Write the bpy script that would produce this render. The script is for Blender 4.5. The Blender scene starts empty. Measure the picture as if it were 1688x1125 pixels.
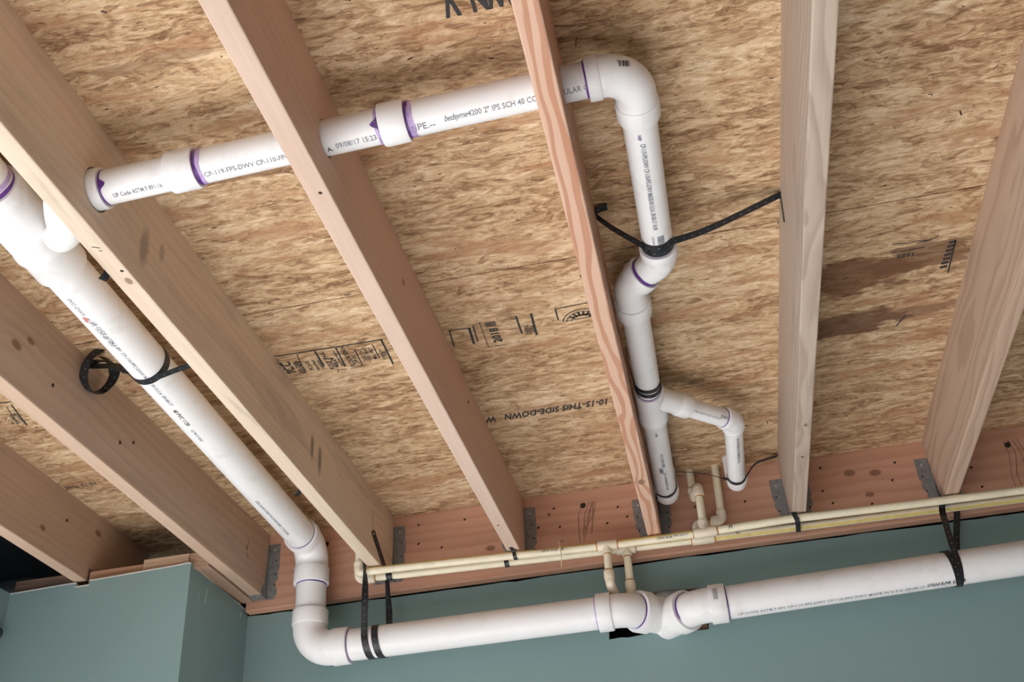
import bpy, bmesh, math, random
from mathutils import Vector, Matrix
random.seed(7)
SC = bpy.context.scene
COL = SC.collection
PI = math.pi

# ------------------------------------------------------------------ camera
cd = bpy.data.cameras.new('camera')
cam = bpy.data.objects.new('camera', cd)
COL.objects.link(cam)
cd.sensor_fit = 'HORIZONTAL'
cd.sensor_width = 36.0
cd.lens = 36.0 * 1755.0 / 1688.0
cd.clip_start = 0.02
right = Vector((0.97743, 0.20189, -0.06216))
up = Vector((0.16225, -0.52909, 0.83291))
back = Vector((0.13527, -0.8242, -0.54991))
cam.matrix_world = Matrix(((right.x, up.x, back.x, 0.5051),
                           (right.y, up.y, back.y, -2.9395),
                           (right.z, up.z, back.z, 1.5177),
                           (0, 0, 0, 1)))
SC.camera = cam

# ------------------------------------------------------------------ light and exposure
SC.view_settings.view_transform = 'Standard'
SC.view_settings.look = 'None'
SC.view_settings.gamma = 1.0
SC.view_settings.use_curve_mapping = False
SC.view_settings.exposure = 0.32
w = bpy.data.worlds.new('daylight')
SC.world = w
w.use_nodes = True
w.node_tree.nodes['Background'].inputs[0].default_value = (0.80, 0.88, 1.0, 1)
w.node_tree.nodes['Background'].inputs[1].default_value = 1.0


def area(name, loc, target, sx, sy, power, color):
    d = bpy.data.lights.new(name, 'AREA')
    d.shape = 'RECTANGLE'
    d.size, d.size_y, d.energy, d.color = sx, sy, power, color
    o = bpy.data.objects.new(name, d)
    COL.objects.link(o)
    o.location = loc
    o.rotation_euler = (Vector(target) - Vector(loc)).to_track_quat('-Z', 'Y').to_euler()
    return o


# daylight through the open garage door (left), plus an added fill lamp behind the camera
area('door_daylight', (-3.92, -2.3, 1.15), (2.0, -1.5, 1.0), 3.2, 2.1, 14, (0.93, 0.97, 1.0))
area('rear_fill_light', (-1.2, -5.9, 1.1), (-0.6, 0.0, 1.9), 3.0, 2.0, 30, (0.95, 0.98, 1.0))
sd = bpy.data.lights.new('sun', 'SUN')
sd.energy = 42.0
sd.angle = 0.01
sd.color = (1.0, 0.975, 0.96)
sun = bpy.data.objects.new('sun', sd)
COL.objects.link(sun)
sun.rotation_euler = Vector((0.80, 0.12, -0.37)).to_track_quat('-Z', 'Y').to_euler()

# ------------------------------------------------------------------ node helpers


class N:
    def __init__(self, name):
        self.m = bpy.data.materials.new(name)
        self.m.use_nodes = True
        self.t = self.m.node_tree
        self.b = self.t.nodes['Principled BSDF']

    def new(self, typ, **kw):
        n = self.t.nodes.new(typ)
        for k, v in kw.items():
            setattr(n, k, v)
        return n

    def link(self, a, b):
        self.t.links.new(a, b)

    def put(self, sock, v):
        if hasattr(v, 'is_output'):
            self.link(v, sock)
        else:
            sock.default_value = v

    def math(self, op, a, b=0.0, c=None, clamp=False):
        n = self.new('ShaderNodeMath', operation=op, use_clamp=clamp)
        self.put(n.inputs[0], a)
        self.put(n.inputs[1], b)
        if c is not None:
            self.put(n.inputs[2], c)
        return n.outputs[0]

    def vmath(self, op, a, b):
        n = self.new('ShaderNodeVectorMath', operation=op)
        self.put(n.inputs[0], a)
        self.put(n.inputs[1], b)
        return n.outputs['Value'] if op in ('LENGTH', 'DOT_PRODUCT', 'DISTANCE') else n.outputs[0]

    def mapping(self, v, loc=(0, 0, 0), rot=(0, 0, 0), scale=(1, 1, 1)):
        n = self.new('ShaderNodeMapping')
        self.link(v, n.inputs[0])
        n.inputs[1].default_value = loc
        n.inputs[2].default_value = rot
        n.inputs[3].default_value = scale
        return n.outputs[0]

    def noise(self, v, scale, detail=2.0, rough=0.5, dist=0.0, dims='3D'):
        n = self.new('ShaderNodeTexNoise', noise_dimensions=dims)
        self.link(v, n.inputs['Vector'])
        n.inputs['Scale'].default_value = scale
        n.inputs['Detail'].default_value = detail
        n.inputs['Roughness'].default_value = rough
        n.inputs['Distortion'].default_value = dist
        return n

    def vor(self, v, scale=1.0, feature='F1', rand=1.0):
        n = self.new('ShaderNodeTexVoronoi', voronoi_dimensions='2D', feature=feature)
        self.link(v, n.inputs['Vector'])
        n.inputs['Scale'].default_value = scale
        n.inputs['Randomness'].default_value = rand
        return n

    def mix(self, f, a, b, blend='MIX'):
        n = self.new('ShaderNodeMix', data_type='RGBA', blend_type=blend)
        self.put(n.inputs[0], f)
        self.put(n.inputs[6], a)
        self.put(n.inputs[7], b)
        return n.outputs[2]

    def fmix(self, f, a, b):
        n = self.new('ShaderNodeMix', data_type='FLOAT')
        self.put(n.inputs[0], f)
        self.put(n.inputs[2], a)
        self.put(n.inputs[3], b)
        return n.outputs[0]

    def ramp(self, f, stops, interp='LINEAR'):
        n = self.new('ShaderNodeValToRGB')
        n.color_ramp.interpolation = interp
        e = n.color_ramp.elements
        while len(e) < len(stops):
            e.new(0.5)
        for i, (p, c) in enumerate(stops):
            e[i].position = p
            e[i].color = c if len(c) == 4 else (*c, 1)
        self.put(n.inputs[0], f)
        return n.outputs[0]

    def smooth(self, v, a, b):
        n = self.new('ShaderNodeMapRange', interpolation_type='SMOOTHSTEP')
        self.put(n.inputs[0], v)
        n.inputs[1].default_value, n.inputs[2].default_value = a, b
        return n.outputs[0]

    def bump(self, h, strength=0.3, dist=0.002):
        n = self.new('ShaderNodeBump')
        self.put(n.inputs['Height'], h)
        n.inputs['Strength'].default_value = strength
        n.inputs['Distance'].default_value = dist
        self.link(n.outputs[0], self.b.inputs['Normal'])

    def obj(self):
        return self.new('ShaderNodeTexCoord').outputs['Object']


def plain(name, col, rough=0.5, metal=0.0, spec=0.5, mottle=0.0, mscale=30.0):
    n = N(name)
    n.b.inputs['Roughness'].default_value = rough
    n.b.inputs['Metallic'].default_value = metal
    n.b.inputs['Specular IOR Level'].default_value = spec
    if mottle:
        f = n.noise(n.obj(), mscale, 3.0, 0.6).outputs[0]
        d = tuple(c * (1 - mottle) for c in col)
        l = tuple(min(1, c * (1 + mottle * 0.6)) for c in col)
        n.link(n.ramp(f, [(0.3, d), (0.7, l)]), n.b.inputs['Base Color'])
    else:
        n.b.inputs['Base Color'].default_value = (*col, 1)
    return n.m


def osb_material():
    n = N('oriented_strand_board')
    p = n.obj()
    wob = n.noise(p, 16.0, 3.0, 0.6)
    ofs = n.vmath('SUBTRACT', wob.outputs[1], (0.5, 0.5, 0.5))
    sc = n.new('ShaderNodeVectorMath', operation='SCALE')
    n.link(ofs, sc.inputs[0])
    sc.inputs[3].default_value = 0.030
    pw = n.vmath('ADD', p, sc.outputs[0])
    # overlapping flakes: each layer has its own lay direction, tone and fibre
    val = None
    for i, (a, thr) in enumerate(((0.06, 0), (-0.45, 0.58), (0.36, 0.60), (-0.10, 0.52), (0.95, 0.86), (0.14, 0.55))):
        c = n.mapping(pw, (3.1 * i, 1.7 * i, 0), (0, 0, a), (8.0 + 2 * i, 36.0 + 8 * i, 1))
        v = n.vor(c, 1.0)
        rgb = n.new('ShaderNodeSeparateColor')
        n.link(v.outputs['Color'], rgb.inputs[0])
        fib = n.noise(n.mapping(p, (i, 2 * i, 0), (0, 0, a), (34, 190, 1)), 1.0, 4.0, 0.7, 0.35, '2D').outputs[0]
        tone = n.math('ADD', n.math('MULTIPLY', n.math('SUBTRACT', rgb.outputs[0], 0.4), 0.36), n.math('MULTIPLY', n.math('SUBTRACT', fib, 0.5), 1.15))
        if val is None:
            val = tone
        else:
            val = n.fmix(n.math('GREATER_THAN', rgb.outputs[1], thr), val, tone)
    blot = n.noise(n.mapping(p, (4, 4, 0), (0, 0, 0.1), (15, 38, 1)), 1.0, 4.0, 0.68, 1.5, '2D').outputs[0]
    big = n.noise(n.mapping(p, (5, 3, 0), (0, 0, -0.05), (1.6, 4.5, 1)), 1.0, 3.0, 0.6, 0.4, '2D').outputs[0]
    val = n.math('ADD', val, n.math('MULTIPLY', n.math('SUBTRACT', blot, 0.5), 1.35))
    val = n.math('ADD', val, n.math('MULTIPLY', n.math('SUBTRACT', big, 0.5), 0.70))
    val = n.math('ADD', val, 0.50)
    col = n.ramp(val, [(0.10, (0.215, 0.115, 0.056)), (0.36, (0.395, 0.248, 0.136)),
                       (0.58, (0.545, 0.375, 0.218)), (0.78, (0.645, 0.470, 0.290)), (1.0, (0.760, 0.610, 0.430))])
    # warm patches of redder strands
    red = n.noise(n.mapping(p, (1, 9, 0), (0, 0, 0.1), (3.0, 15.0, 1)), 1.0, 3.0, 0.6, 0.5, '2D').outputs[0]
    col = n.mix(n.math('MULTIPLY', n.smooth(red, 0.53, 0.70), 0.60), col, (0.40, 0.205, 0.105, 1))
    # hair-thin dark outlines and bark flecks between the strands
    for i, (a, s0, s1, ds) in enumerate(((0.1, 18, 60, 1.6), (-0.2, 26, 80, 1.2))):
        g = n.noise(n.mapping(p, (7 * i + 2, 4 * i, 0), (0, 0, a), (s0, s1, 1)), 1.0, 2.0, 0.5, ds, '2D').outputs[0]
        ln = n.smooth(n.math('ABSOLUTE', n.math('SUBTRACT', g, 0.5)), 0.022, 0.004)
        gate = n.smooth(n.noise(n.mapping(p, (i, 8, 0)), 14.0, 2.0, 0.5, 0.0, '2D').outputs[0], 0.50, 0.66)
        col = n.mix(n.math('MULTIPLY', n.math('MULTIPLY', ln, gate), 0.55), col, (0.17, 0.085, 0.038, 1))
    for i, (a, s0, s1, t0, t1) in enumerate([(0.12, 30, 150, 0.27, 0.20), (-0.3, 34, 120, 0.26, 0.19), (0.55, 40, 130, 0.24, 0.17)]):
        g = n.noise(n.mapping(pw, (7 * i, 4 * i, 0), (0, 0, a), (s0, s1, 1)), 1.0, 2.0, 0.55, 0.3, '2D').outputs[0]
        col = n.mix(n.math('MULTIPLY', n.smooth(g, t0, t1), 0.85), col, (0.11, 0.052, 0.022, 1))
    # water stained strands in the last bay on the right and small burns elsewhere
    def stain(cx, cy, sx, sy, amt, c2):
        nonlocal col
        d = n.vmath('MULTIPLY', n.vmath('SUBTRACT', p, (cx, cy, 0)), (1 / sx, 1 / sy, 0))
        d = n.vmath('LENGTH', d, (0, 0, 0))
        e = n.noise(n.mapping(pw, (2, 2, 0), (0, 0, 0.05), (9, 30, 1)), 1.0, 3.0, 0.6, 0.0, '2D').outputs[0]
        d = n.math('ADD', d, n.math('MULTIPLY', n.math('SUBTRACT', e, 0.5), 1.5))
        col = n.mix(n.math('MULTIPLY', n.smooth(d, 1.05, 0.75), amt), col, c2)
    stain(0.95, -0.900, 0.15, 0.075, 0.80, (0.150, 0.062, 0.028, 1))
    stain(1.10, -0.930, 0.13, 0.055, 0.75, (0.170, 0.085, 0.045, 1))
    stain(0.95, -0.705, 0.14, 0.052, 0.85, (0.125, 0.055, 0.030, 1))
    stain(1.12, -0.715, 0.10, 0.028, 0.60, (0.200, 0.105, 0.060, 1))
    stain(-0.20, -1.575, 0.14, 0.022, 0.65, (0.170, 0.075, 0.035, 1))
    stain(-0.245, -1.86, 0.10, 0.016, 0.5, (0.220, 0.125, 0.065, 1))
    n.link(col, n.b.inputs['Base Color'])
    n.b.inputs['Roughness'].default_value = 0.75
    n.b.inputs['Specular IOR Level'].default_value = 0.25
    n.bump(val, 0.5, 0.002)
    return n.m


def wood(name, light, dark, freq=95.0, warp=0.020, contrast=0.55, axis='y', center=(0.02, 0.10), seed=0.0,
         knots=(), grey=0.0, streak=0.5, wave=0.9, stains=(), sharp=False):
    """Sawn lumber: rings around a pith line running along the board, with fine fibre streaks and knots."""
    n = N(name)
    p0 = n.obj()
    if axis == 'x':                       # board runs along x: swap into the same frame
        s = n.new('ShaderNodeSeparateXYZ')
        n.link(p0, s.inputs[0])
        cmb = n.new('ShaderNodeCombineXYZ')
        n.link(s.outputs[1], cmb.inputs[0])
        n.link(s.outputs[0], cmb.inputs[1])
        n.link(s.outputs[2], cmb.inputs[2])
        p = cmb.outputs[0]
    else:
        p = p0
    q = n.mapping(p, (seed, seed * 1.7, seed * 0.6))
    sep = n.new('ShaderNodeSeparateXYZ')
    n.link(p, sep.inputs[0])
    nz = n.noise(n.mapping(q, (0, 0, 0), (0, 0, 0), (7.0, wave, 7.0)), 1.0, 3.0, 0.5, 0.3).outputs[0]
    dx = n.math('SUBTRACT', sep.outputs[0], center[0])
    dz = n.math('SUBTRACT', sep.outputs[2], center[1])
    r = n.math('SQRT', n.math('ADD', n.math('MULTIPLY', dx, dx), n.math('MULTIPLY', dz, dz)))
    r = n.math('ADD', r, n.math('MULTIPLY', n.math('SUBTRACT', nz, 0.5), warp * 2))
    dark_k = None
    for (kx, ky, kz, kr) in knots:
        d = n.vmath('MULTIPLY', n.vmath('SUBTRACT', p, (kx, ky, kz)), (1, 0.62, 1))
        d = n.vmath('LENGTH', d, (0, 0, 0))
        bend = n.math('POWER', 2.718, n.math('MULTIPLY', d, -1.0 / (kr * 1.6)))
        r = n.math('ADD', r, n.math('MULTIPLY', bend, kr * 1.5))
        k = n.smooth(d, kr * 1.0, kr * 0.55)
        dark_k = k if dark_k is None else n.math('MAXIMUM', dark_k, k)
    ph = n.math('FRACT', n.math('MULTIPLY', r, freq))
    if sharp:
        ring = n.smooth(ph, 0.45, 0.60)
        ring = n.math('SUBTRACT', ring, n.smooth(ph, 0.92, 1.0))
    else:
        ring = n.smooth(ph, 0.15, 0.85)
        ring = n.math('SUBTRACT', ring, n.smooth(ph, 0.85, 1.0))
    fine = n.noise(n.mapping(q, (0, 0, 0), (0, 0, 0), (130, 3.5, 130)), 1.0, 4.0, 0.65).outputs[0]
    blot = n.noise(n.mapping(q, (3, 1, 2), (0, 0, 0), (9, 1.6, 9)), 1.0, 3.0, 0.6, 0.3).outputs[0]
    f = n.math('MULTIPLY', ring, contrast)
    f = n.math('ADD', f, n.math('MULTIPLY', n.math('SUBTRACT', fine, 0.5), streak))
    f = n.math('ADD', f, n.math('MULTIPLY', n.math('SUBTRACT', blot, 0.45), 0.55), clamp=True)
    col = n.mix(f, (*light, 1), (*dark, 1))
    if grey:
        g = n.noise(n.mapping(q, (8, 0, 0), (0, 0, 0), (30, 2.4, 14)), 1.0, 4.0, 0.6, 0.5).outputs[0]
        col = n.mix(n.math('MULTIPLY', n.smooth(g, 0.52, 0.74), grey), col, (0.20, 0.165, 0.135, 1))
    for (kx, ky, kz, rx, ry, rz, amt) in stains:
        d = n.vmath('MULTIPLY', n.vmath('SUBTRACT', p, (kx, ky, kz)), (1 / rx, 1 / ry, 1 / rz))
        d = n.vmath('LENGTH', d, (0, 0, 0))
        d = n.math('ADD', d, n.math('MULTIPLY', n.math('SUBTRACT', fine, 0.5), 1.0))
        col = n.mix(n.math('MULTIPLY', n.smooth(d, 1.1, 0.4), amt), col, (0.11, 0.085, 0.065, 1))
    if dark_k is not None:
        col = n.mix(n.math('MULTIPLY', dark_k, 0.72), col, (0.17, 0.075, 0.035, 1))
    n.link(col, n.b.inputs['Base Color'])
    n.b.inputs['Roughness'].default_value = 0.68
    n.b.inputs['Specular IOR Level'].default_value = 0.3
    n.bump(n.math('ADD', fine, n.math('MULTIPLY', ring, 0.4)), 0.12, 0.001)
    return n.m


def paint_material(name, col):
    n = N(name)
    p = n.obj()
    a = n.noise(p, 2.2, 3.0, 0.6).outputs[0]
    c = n.mix(a, (*[x * 0.94 for x in col], 1), (*[x * 1.06 for x in col], 1))
    n.link(c, n.b.inputs['Base Color'])
    n.b.inputs['Roughness'].default_value = 0.55
    n.b.inputs['Specular IOR Level'].default_value = 0.35
    n.bump(n.noise(p, 120.0, 3.0, 0.6).outputs[0], 0.15, 0.0015)
    return n.m


def pvc_material():
    n = N('white_pvc')
    p = n.obj()
    a = n.noise(p, 14.0, 4.0, 0.65).outputs[0]
    c = n.ramp(a, [(0.25, (0.74, 0.72, 0.71)), (0.45, (0.845, 0.84, 0.845)), (0.8, (0.87, 0.87, 0.88))])
    n.link(c, n.b.inputs['Base Color'])
    n.b.inputs['Roughness'].default_value = 0.36
    n.b.inputs['Specular IOR Level'].default_value = 0.45
    return n.m


M_OSB = osb_material()
M_PVC = pvc_material()
M_PURPLE = plain('purple_primer', (0.125, 0.032, 0.270), 0.4, mottle=0.4, mscale=60)
M_LILAC = plain('thin_purple_primer', (0.50, 0.36, 0.64), 0.4, mottle=0.35, mscale=45)
M_INK = plain('black_ink', (0.03, 0.03, 0.032), 0.7, mottle=0.5, mscale=200)
M_GREYINK = plain('grey_ink', (0.22, 0.23, 0.26), 0.6)
M_STRAP = plain('black_plastic_strap', (0.013, 0.014, 0.017), 0.42, mottle=0.4, mscale=80)
M_DOT = plain('strap_hole', (0.22, 0.24, 0.25), 0.7)
M_CPVC = plain('cream_cpvc', (0.84, 0.765, 0.575), 0.42, mottle=0.10, mscale=25)
M_CPVCF = plain('cream_cpvc_fitting', (0.80, 0.70, 0.545), 0.40, mottle=0.10, mscale=25)
M_YELLOW = plain('yellow_stripe', (0.74, 0.58, 0.20), 0.45, mottle=0.15, mscale=40)
M_GLUE = plain('orange_glue', (0.55, 0.25, 0.055), 0.35, mottle=0.3, mscale=80)
M_GALV = plain('galvanised_steel', (0.27, 0.275, 0.28), 0.6, 0.4, mottle=0.25, mscale=60)
M_NAIL = plain('bright_nail', (0.62, 0.63, 0.65), 0.35, 0.7)
M_HOLE = plain('nail_hole', (0.035, 0.018, 0.012), 0.9)
M_TEAL = paint_material('teal_wall_paint', (0.225, 0.335, 0.332))
M_PAPER = plain('torn_drywall_edge', (0.72, 0.72, 0.70), 0.9, mottle=0.12, mscale=90)
M_BLACK = plain('shade_black', (0.012, 0.011, 0.012), 0.95)  # near-black stands in for shade in the cavity and seams
M_VOID = plain('void_shade', (0.020, 0.020, 0.024), 0.55)  # near-black stands in for the unlit void of the left bay
M_HOOK = plain('dark_green_hook', (0.020, 0.045, 0.045), 0.45)
M_CONCRETE = plain('concrete_floor', (0.53, 0.525, 0.53), 0.85, mottle=0.15, mscale=4)
M_OUTWALL = plain('room_wall', (0.26, 0.27, 0.27), 0.8, mottle=0.05)
M_PENCIL = plain('pencil_mark', (0.10, 0.06, 0.045), 0.8)
M_THREAD = plain('dried_glue', (0.62, 0.50, 0.30), 0.5)
M_SCUFF = plain('white_scuff', (0.50, 0.58, 0.57), 0.8)
M_REDMARK = plain('red_smear', (0.55, 0.22, 0.20), 0.6)

# ------------------------------------------------------------------ object helpers


def mesh_obj(name, bm, mats, parent=None, smooth=False):
    me = bpy.data.meshes.new(name)
    bmesh.ops.recalc_face_normals(bm, faces=bm.faces[:])
    bm.to_mesh(me)
    bm.free()
    return link_mesh(name, me, mats, parent, smooth)


def link_mesh(name, me, mats, parent=None, smooth=False):
    for m in (mats if isinstance(mats, (list, tuple)) else [mats]):
        me.materials.append(m)
    if smooth:
        for f in me.polygons:
            f.use_smooth = True
        try:
            me.set_sharp_from_angle(angle=math.radians(38))
        except Exception:
            pass
    o = bpy.data.objects.new(name, me)
    COL.objects.link(o)
    if parent is not None:
        attach(o, parent)
    return o


def attach(o, parent):
    o.parent = parent
    m = Matrix.Identity(4)
    q = parent
    while q is not None:
        m = q.matrix_parent_inverse @ q.matrix_basis @ m if q.parent else q.matrix_basis @ m
        q = q.parent
    o.matrix_parent_inverse = m.inverted()


def tag(o, label, cat, group=None):
    o['label'] = label
    o['category'] = cat
    if group:
        o['group'] = group
    return o


def thing(name, label, cat, loc=(0, 0, 0), group=None):
    o = bpy.data.objects.new(name, None)
    COL.objects.link(o)
    o.location = loc
    o.empty_display_size = 0.05
    return tag(o, label, cat, group)


def structure(o):
    o['kind'] = 'structure'
    return o


def bm_box(bm, x0, x1, y0, y1, z0, z1, bev=0.0, mat=0):
    vs = [bm.verts.new((x, y, z)) for x in (x0, x1) for y in (y0, y1) for z in (z0, z1)]
    fs = []
    for a in ((0, 1, 3, 2), (4, 6, 7, 5), (0, 4, 5, 1), (2, 3, 7, 6), (0, 2, 6, 4), (1, 5, 7, 3)):
        f = bm.faces.new([vs[i] for i in a])
        f.material_index = mat
        fs.append(f)
    if bev:
        es = list({e for f in fs for e in f.edges})
        bmesh.ops.bevel(bm, geom=es, offset=bev, segments=2, profile=0.6, affect='EDGES')


def box_obj(name, x0, x1, y0, y1, z0, z1, mat, parent=None, bev=0.0):
    """A box whose mesh is local to its own centre line so the wood grain follows the board."""
    c = ((x0 + x1) / 2, (y0 + y1) / 2, (z0 + z1) / 2)
    bm = bmesh.new()
    bm_box(bm, x0 - c[0], x1 - c[0], y0 - c[1], y1 - c[1], z0 - c[2], z1 - c[2], bev)
    o = mesh_obj(name, bm, mat, None, bev > 0)
    o.location = c
    if parent is not None:
        attach(o, parent)
    return o


def frames(pts):
    """Parallel transport frames along a polyline."""
    n = len(pts)
    T = []
    for i in range(n):
        a = pts[max(0, i - 1)]
        b = pts[min(n - 1, i + 1)]
        d = b - a
        if d.length < 1e-9:
            d = T[-1] if T else Vector((0, 0, 1))
        T.append(d.normalized())
    ref = Vector((0, 0, 1)) if abs(T[0].z) < 0.9 else Vector((1, 0, 0))
    u = (ref - T[0] * ref.dot(T[0])).normalized()
    out = []
    for i in range(n):
        if i:
            ax = T[i - 1].cross(T[i])
            if ax.length > 1e-8:
                u = Matrix.Rotation(T[i - 1].angle(T[i]), 3, ax.normalized()) @ u
            u = (u - T[i] * u.dot(T[i])).normalized()
        out.append((T[i], u, T[i].cross(u)))
    return out


def sweep(bm, pts, radii, seg=40, cap=True, mat=0):
    """Round sweep along pts; a stepped radius list makes the hubs and lips of a fitting."""
    pts = [Vector(p) for p in pts]
    # tangents must ignore duplicate points (steps)
    uniq = [pts[0]]
    idx = [0]
    for p in pts[1:]:
        if (p - uniq[-1]).length > 1e-7:
            uniq.append(p)
        idx.append(len(uniq) - 1)
    fr = frames(uniq)
    rings = []
    for i, p in enumerate(pts):
        t, u, v = fr[idx[i]]
        rings.append([bm.verts.new(p + (u * math.cos(2 * PI * k / seg) + v * math.sin(2 * PI * k / seg)) * radii[i]) for k in range(seg)])
    for a, b in zip(rings, rings[1:]):
        for k in range(seg):
            f = bm.faces.new((a[k], a[(k + 1) % seg], b[(k + 1) % seg], b[k]))
            f.material_index = mat
    if cap:
        for r in (rings[0], rings[-1]):
            f = bm.faces.new(r)
            f.material_index = mat


def arc(p0, corner, p1, n=12):
    """Circular-looking bend from p0 to p1 around a corner (both ends tangent to the corner)."""
    p0, c, p1 = Vector(p0), Vector(corner), Vector(p1)
    a, b = (p0 - c), (p1 - c)
    half = a.angle(b) / 2
    axis = (a.normalized() + b.normalized()).normalized()
    R = a.length * math.tan(half)
    cen = c + axis * (a.length / math.cos(half))
    v0, v1 = p0 - cen, p1 - cen
    tot = v0.angle(v1)
    nrm = v0.cross(v1).normalized()
    return [cen + Matrix.Rotation(tot * i / n, 3, nrm) @ v0 for i in range(n + 1)]


def corner_cut(a, c, b, d):
    a, c, b = Vector(a), Vector(c), Vector(b)
    return c + (a - c).normalized() * d, c + (b - c).normalized() * d


def fitting(name, parent, a, corner, b, hub_a, hub_b, cut, r_body, r_hub, r_end=None, hub_at_b=True, mat=None, seg=44):
    """Elbow: hub from a, bend round the corner, hub (or spigot) to b."""
    a, c, b = Vector(a), Vector(corner), Vector(b)
    p, q = corner_cut(a, c, b, cut)
    da, db = (c - a).normalized(), (c - b).normalized()
    e = a + da * hub_a
    lip = 0.0025
    pts = [a, a, a + da * lip, e - da * lip, e, e]
    rad = [r_hub - 0.004, r_hub - 0.001, r_hub, r_hub, r_hub - 0.001, r_body]
    for s in arc(p, c, q, 14):
        pts.append(s)
        rad.append(r_body)
    if hub_at_b:
        g = b + db * hub_b
        pts += [g, g, g - db * lip, b + db * lip, b, b]
        rad += [r_body, r_hub - 0.001, r_hub, r_hub, r_hub - 0.001, r_hub - 0.004]
    else:
        pts += [b]
        rad += [r_end or r_body]
    bm = bmesh.new()
    sweep(bm, pts, rad, seg)
    return mesh_obj(name, bm, mat or M_PVC, parent, True)


def tube(name, parent, pts, r, mat=None, seg=40, stripe=None):
    bm = bmesh.new()
    sweep(bm, pts, [r] * len(pts), seg)
    o = mesh_obj(name, bm, mat or M_PVC, parent, True)
    return o


def coupling(name, parent, a, b, r, mat=None, lip=0.0025, seg=44):
    a, b = Vector(a), Vector(b)
    d = (b - a).normalized()
    bm = bmesh.new()
    sweep(bm, [a, a, a + d * lip, b - d * lip, b, b], [r - 0.004, r - 0.001, r, r, r - 0.001, r - 0.004], seg)
    return mesh_obj(name, bm, mat or M_PVC, parent, True)


def basis(axis, ref=(0, 0, 1)):
    """For an axis: u = the direction of 'ref' across it (angle 0), v completes the frame."""
    d = Vector(axis).normalized()
    rf = Vector(ref)
    if abs(d.dot(rf.normalized())) > 0.95:
        rf = Vector((0, -1, 0))
    u = (rf - d * d.dot(rf)).normalized()
    return d, u, d.cross(u)


def primer(parent, at, axis, r, w0, w1, seed=0, mat=None, name='primer_ring', lump=None):
    """Uneven stain of primer on a pipe: it starts at 'at' and spreads along 'axis'."""
    rnd = random.Random(seed)
    d, u, v = basis(axis)
    at = Vector(at)
    seg = 48
    ph = [rnd.uniform(0, 6.28) for _ in range(3)]
    bm = bmesh.new()
    A, B = [], []
    for k in range(seg):
        t = 2 * PI * k / seg
        w = 0.0008 + w0 * 1.3 + (w1 - w0) * (0.5 + 0.25 * math.sin(t + ph[0]) + 0.15 * math.sin(2 * t + ph[1]) + 0.1 * math.sin(5 * t + ph[2]))
        if lump:
            for (lt, lw, lh) in lump:
                dd = abs((t - lt + PI) % (2 * PI) - PI)
                if dd < lw:
                    w += lh * (0.5 + 0.5 * math.cos(PI * dd / lw))
        n = u * math.cos(t) + v * math.sin(t)
        A.append(bm.verts.new(at + n * (r + 0.0007)))
        B.append(bm.verts.new(at + d * w + n * (r + 0.0007)))
    for k in range(seg):
        bm.faces.new((A[k], A[(k + 1) % seg], B[(k + 1) % seg], B[k]))
    return mesh_obj(name, bm, mat or M_PURPLE, parent, True)


def text_mesh(body, size, shear=0.0, space=1.0, sx=1.0, bold=0.010):
    cu = bpy.data.curves.new('t', 'FONT')
    cu.body = body
    cu.size = 1.0
    cu.shear = shear
    cu.space_character = space
    cu.resolution_u = 2
    cu.offset = bold
    o = bpy.data.objects.new('t', cu)
    COL.objects.link(o)
    bpy.context.view_layer.update()
    me = bpy.data.meshes.new_from_object(o.evaluated_get(bpy.context.evaluated_depsgraph_get()))
    bpy.data.objects.remove(o)
    bpy.data.curves.remove(cu)
    vs = [(v.co.x * sx * size, v.co.y * size) for v in me.vertices]
    fs = [tuple(p.vertices) for p in me.polygons]
    bpy.data.meshes.remove(me)
    return vs, fs


def pipe_text(parent, body, start, axis, r, ang, size, mat=None, shear=0.0, space=1.0, sx=1.0, flip=1, name='printed_text', ref=(0, 0, 1)):
    """Lettering printed round a pipe. The text runs along 'axis' from 'start'; 'ang' turns the line round the pipe."""
    vs, fs = text_mesh(body, size, shear, space, sx)
    d, u, v = basis(axis, ref)
    s = Vector(start)
    bm = bmesh.new()
    bv = []
    for (x, y) in vs:
        t = ang + flip * y / r
        bv.append(bm.verts.new(s + d * x + (u * math.cos(t) + v * math.sin(t)) * (r + 0.0006)))
    for f in fs:
        try:
            bm.faces.new([bv[i] for i in f])
        except ValueError:
            pass
    return mesh_obj(name, bm, mat or M_GREYINK, parent)


def barcode(parent, start, axis, r, ang, length, height, seed=1, ref=(0, 0, 1), mat=None):
    """Printed bars wrapped on a round fitting."""
    rnd = random.Random(seed)
    d, u, v = basis(axis, ref)
    s = Vector(start)
    bm = bmesh.new()
    x = 0.0
    while x < length:
        wd = rnd.choice((0.0008, 0.0014, 0.002))
        prev = None
        for j in range(7):
            t = ang + (j / 6 - 0.5) * height / r
            n = u * math.cos(t) + v * math.sin(t)
            a, b = bm.verts.new(s + d * x + n * (r + 0.0006)), bm.verts.new(s + d * (x + wd) + n * (r + 0.0006))
            if prev:
                bm.faces.new((prev[0], prev[1], b, a))
            prev = (a, b)
        x += wd + rnd.choice((0.0007, 0.0012))
    return mesh_obj('barcode', bm, mat or M_GREYINK, parent)


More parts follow.
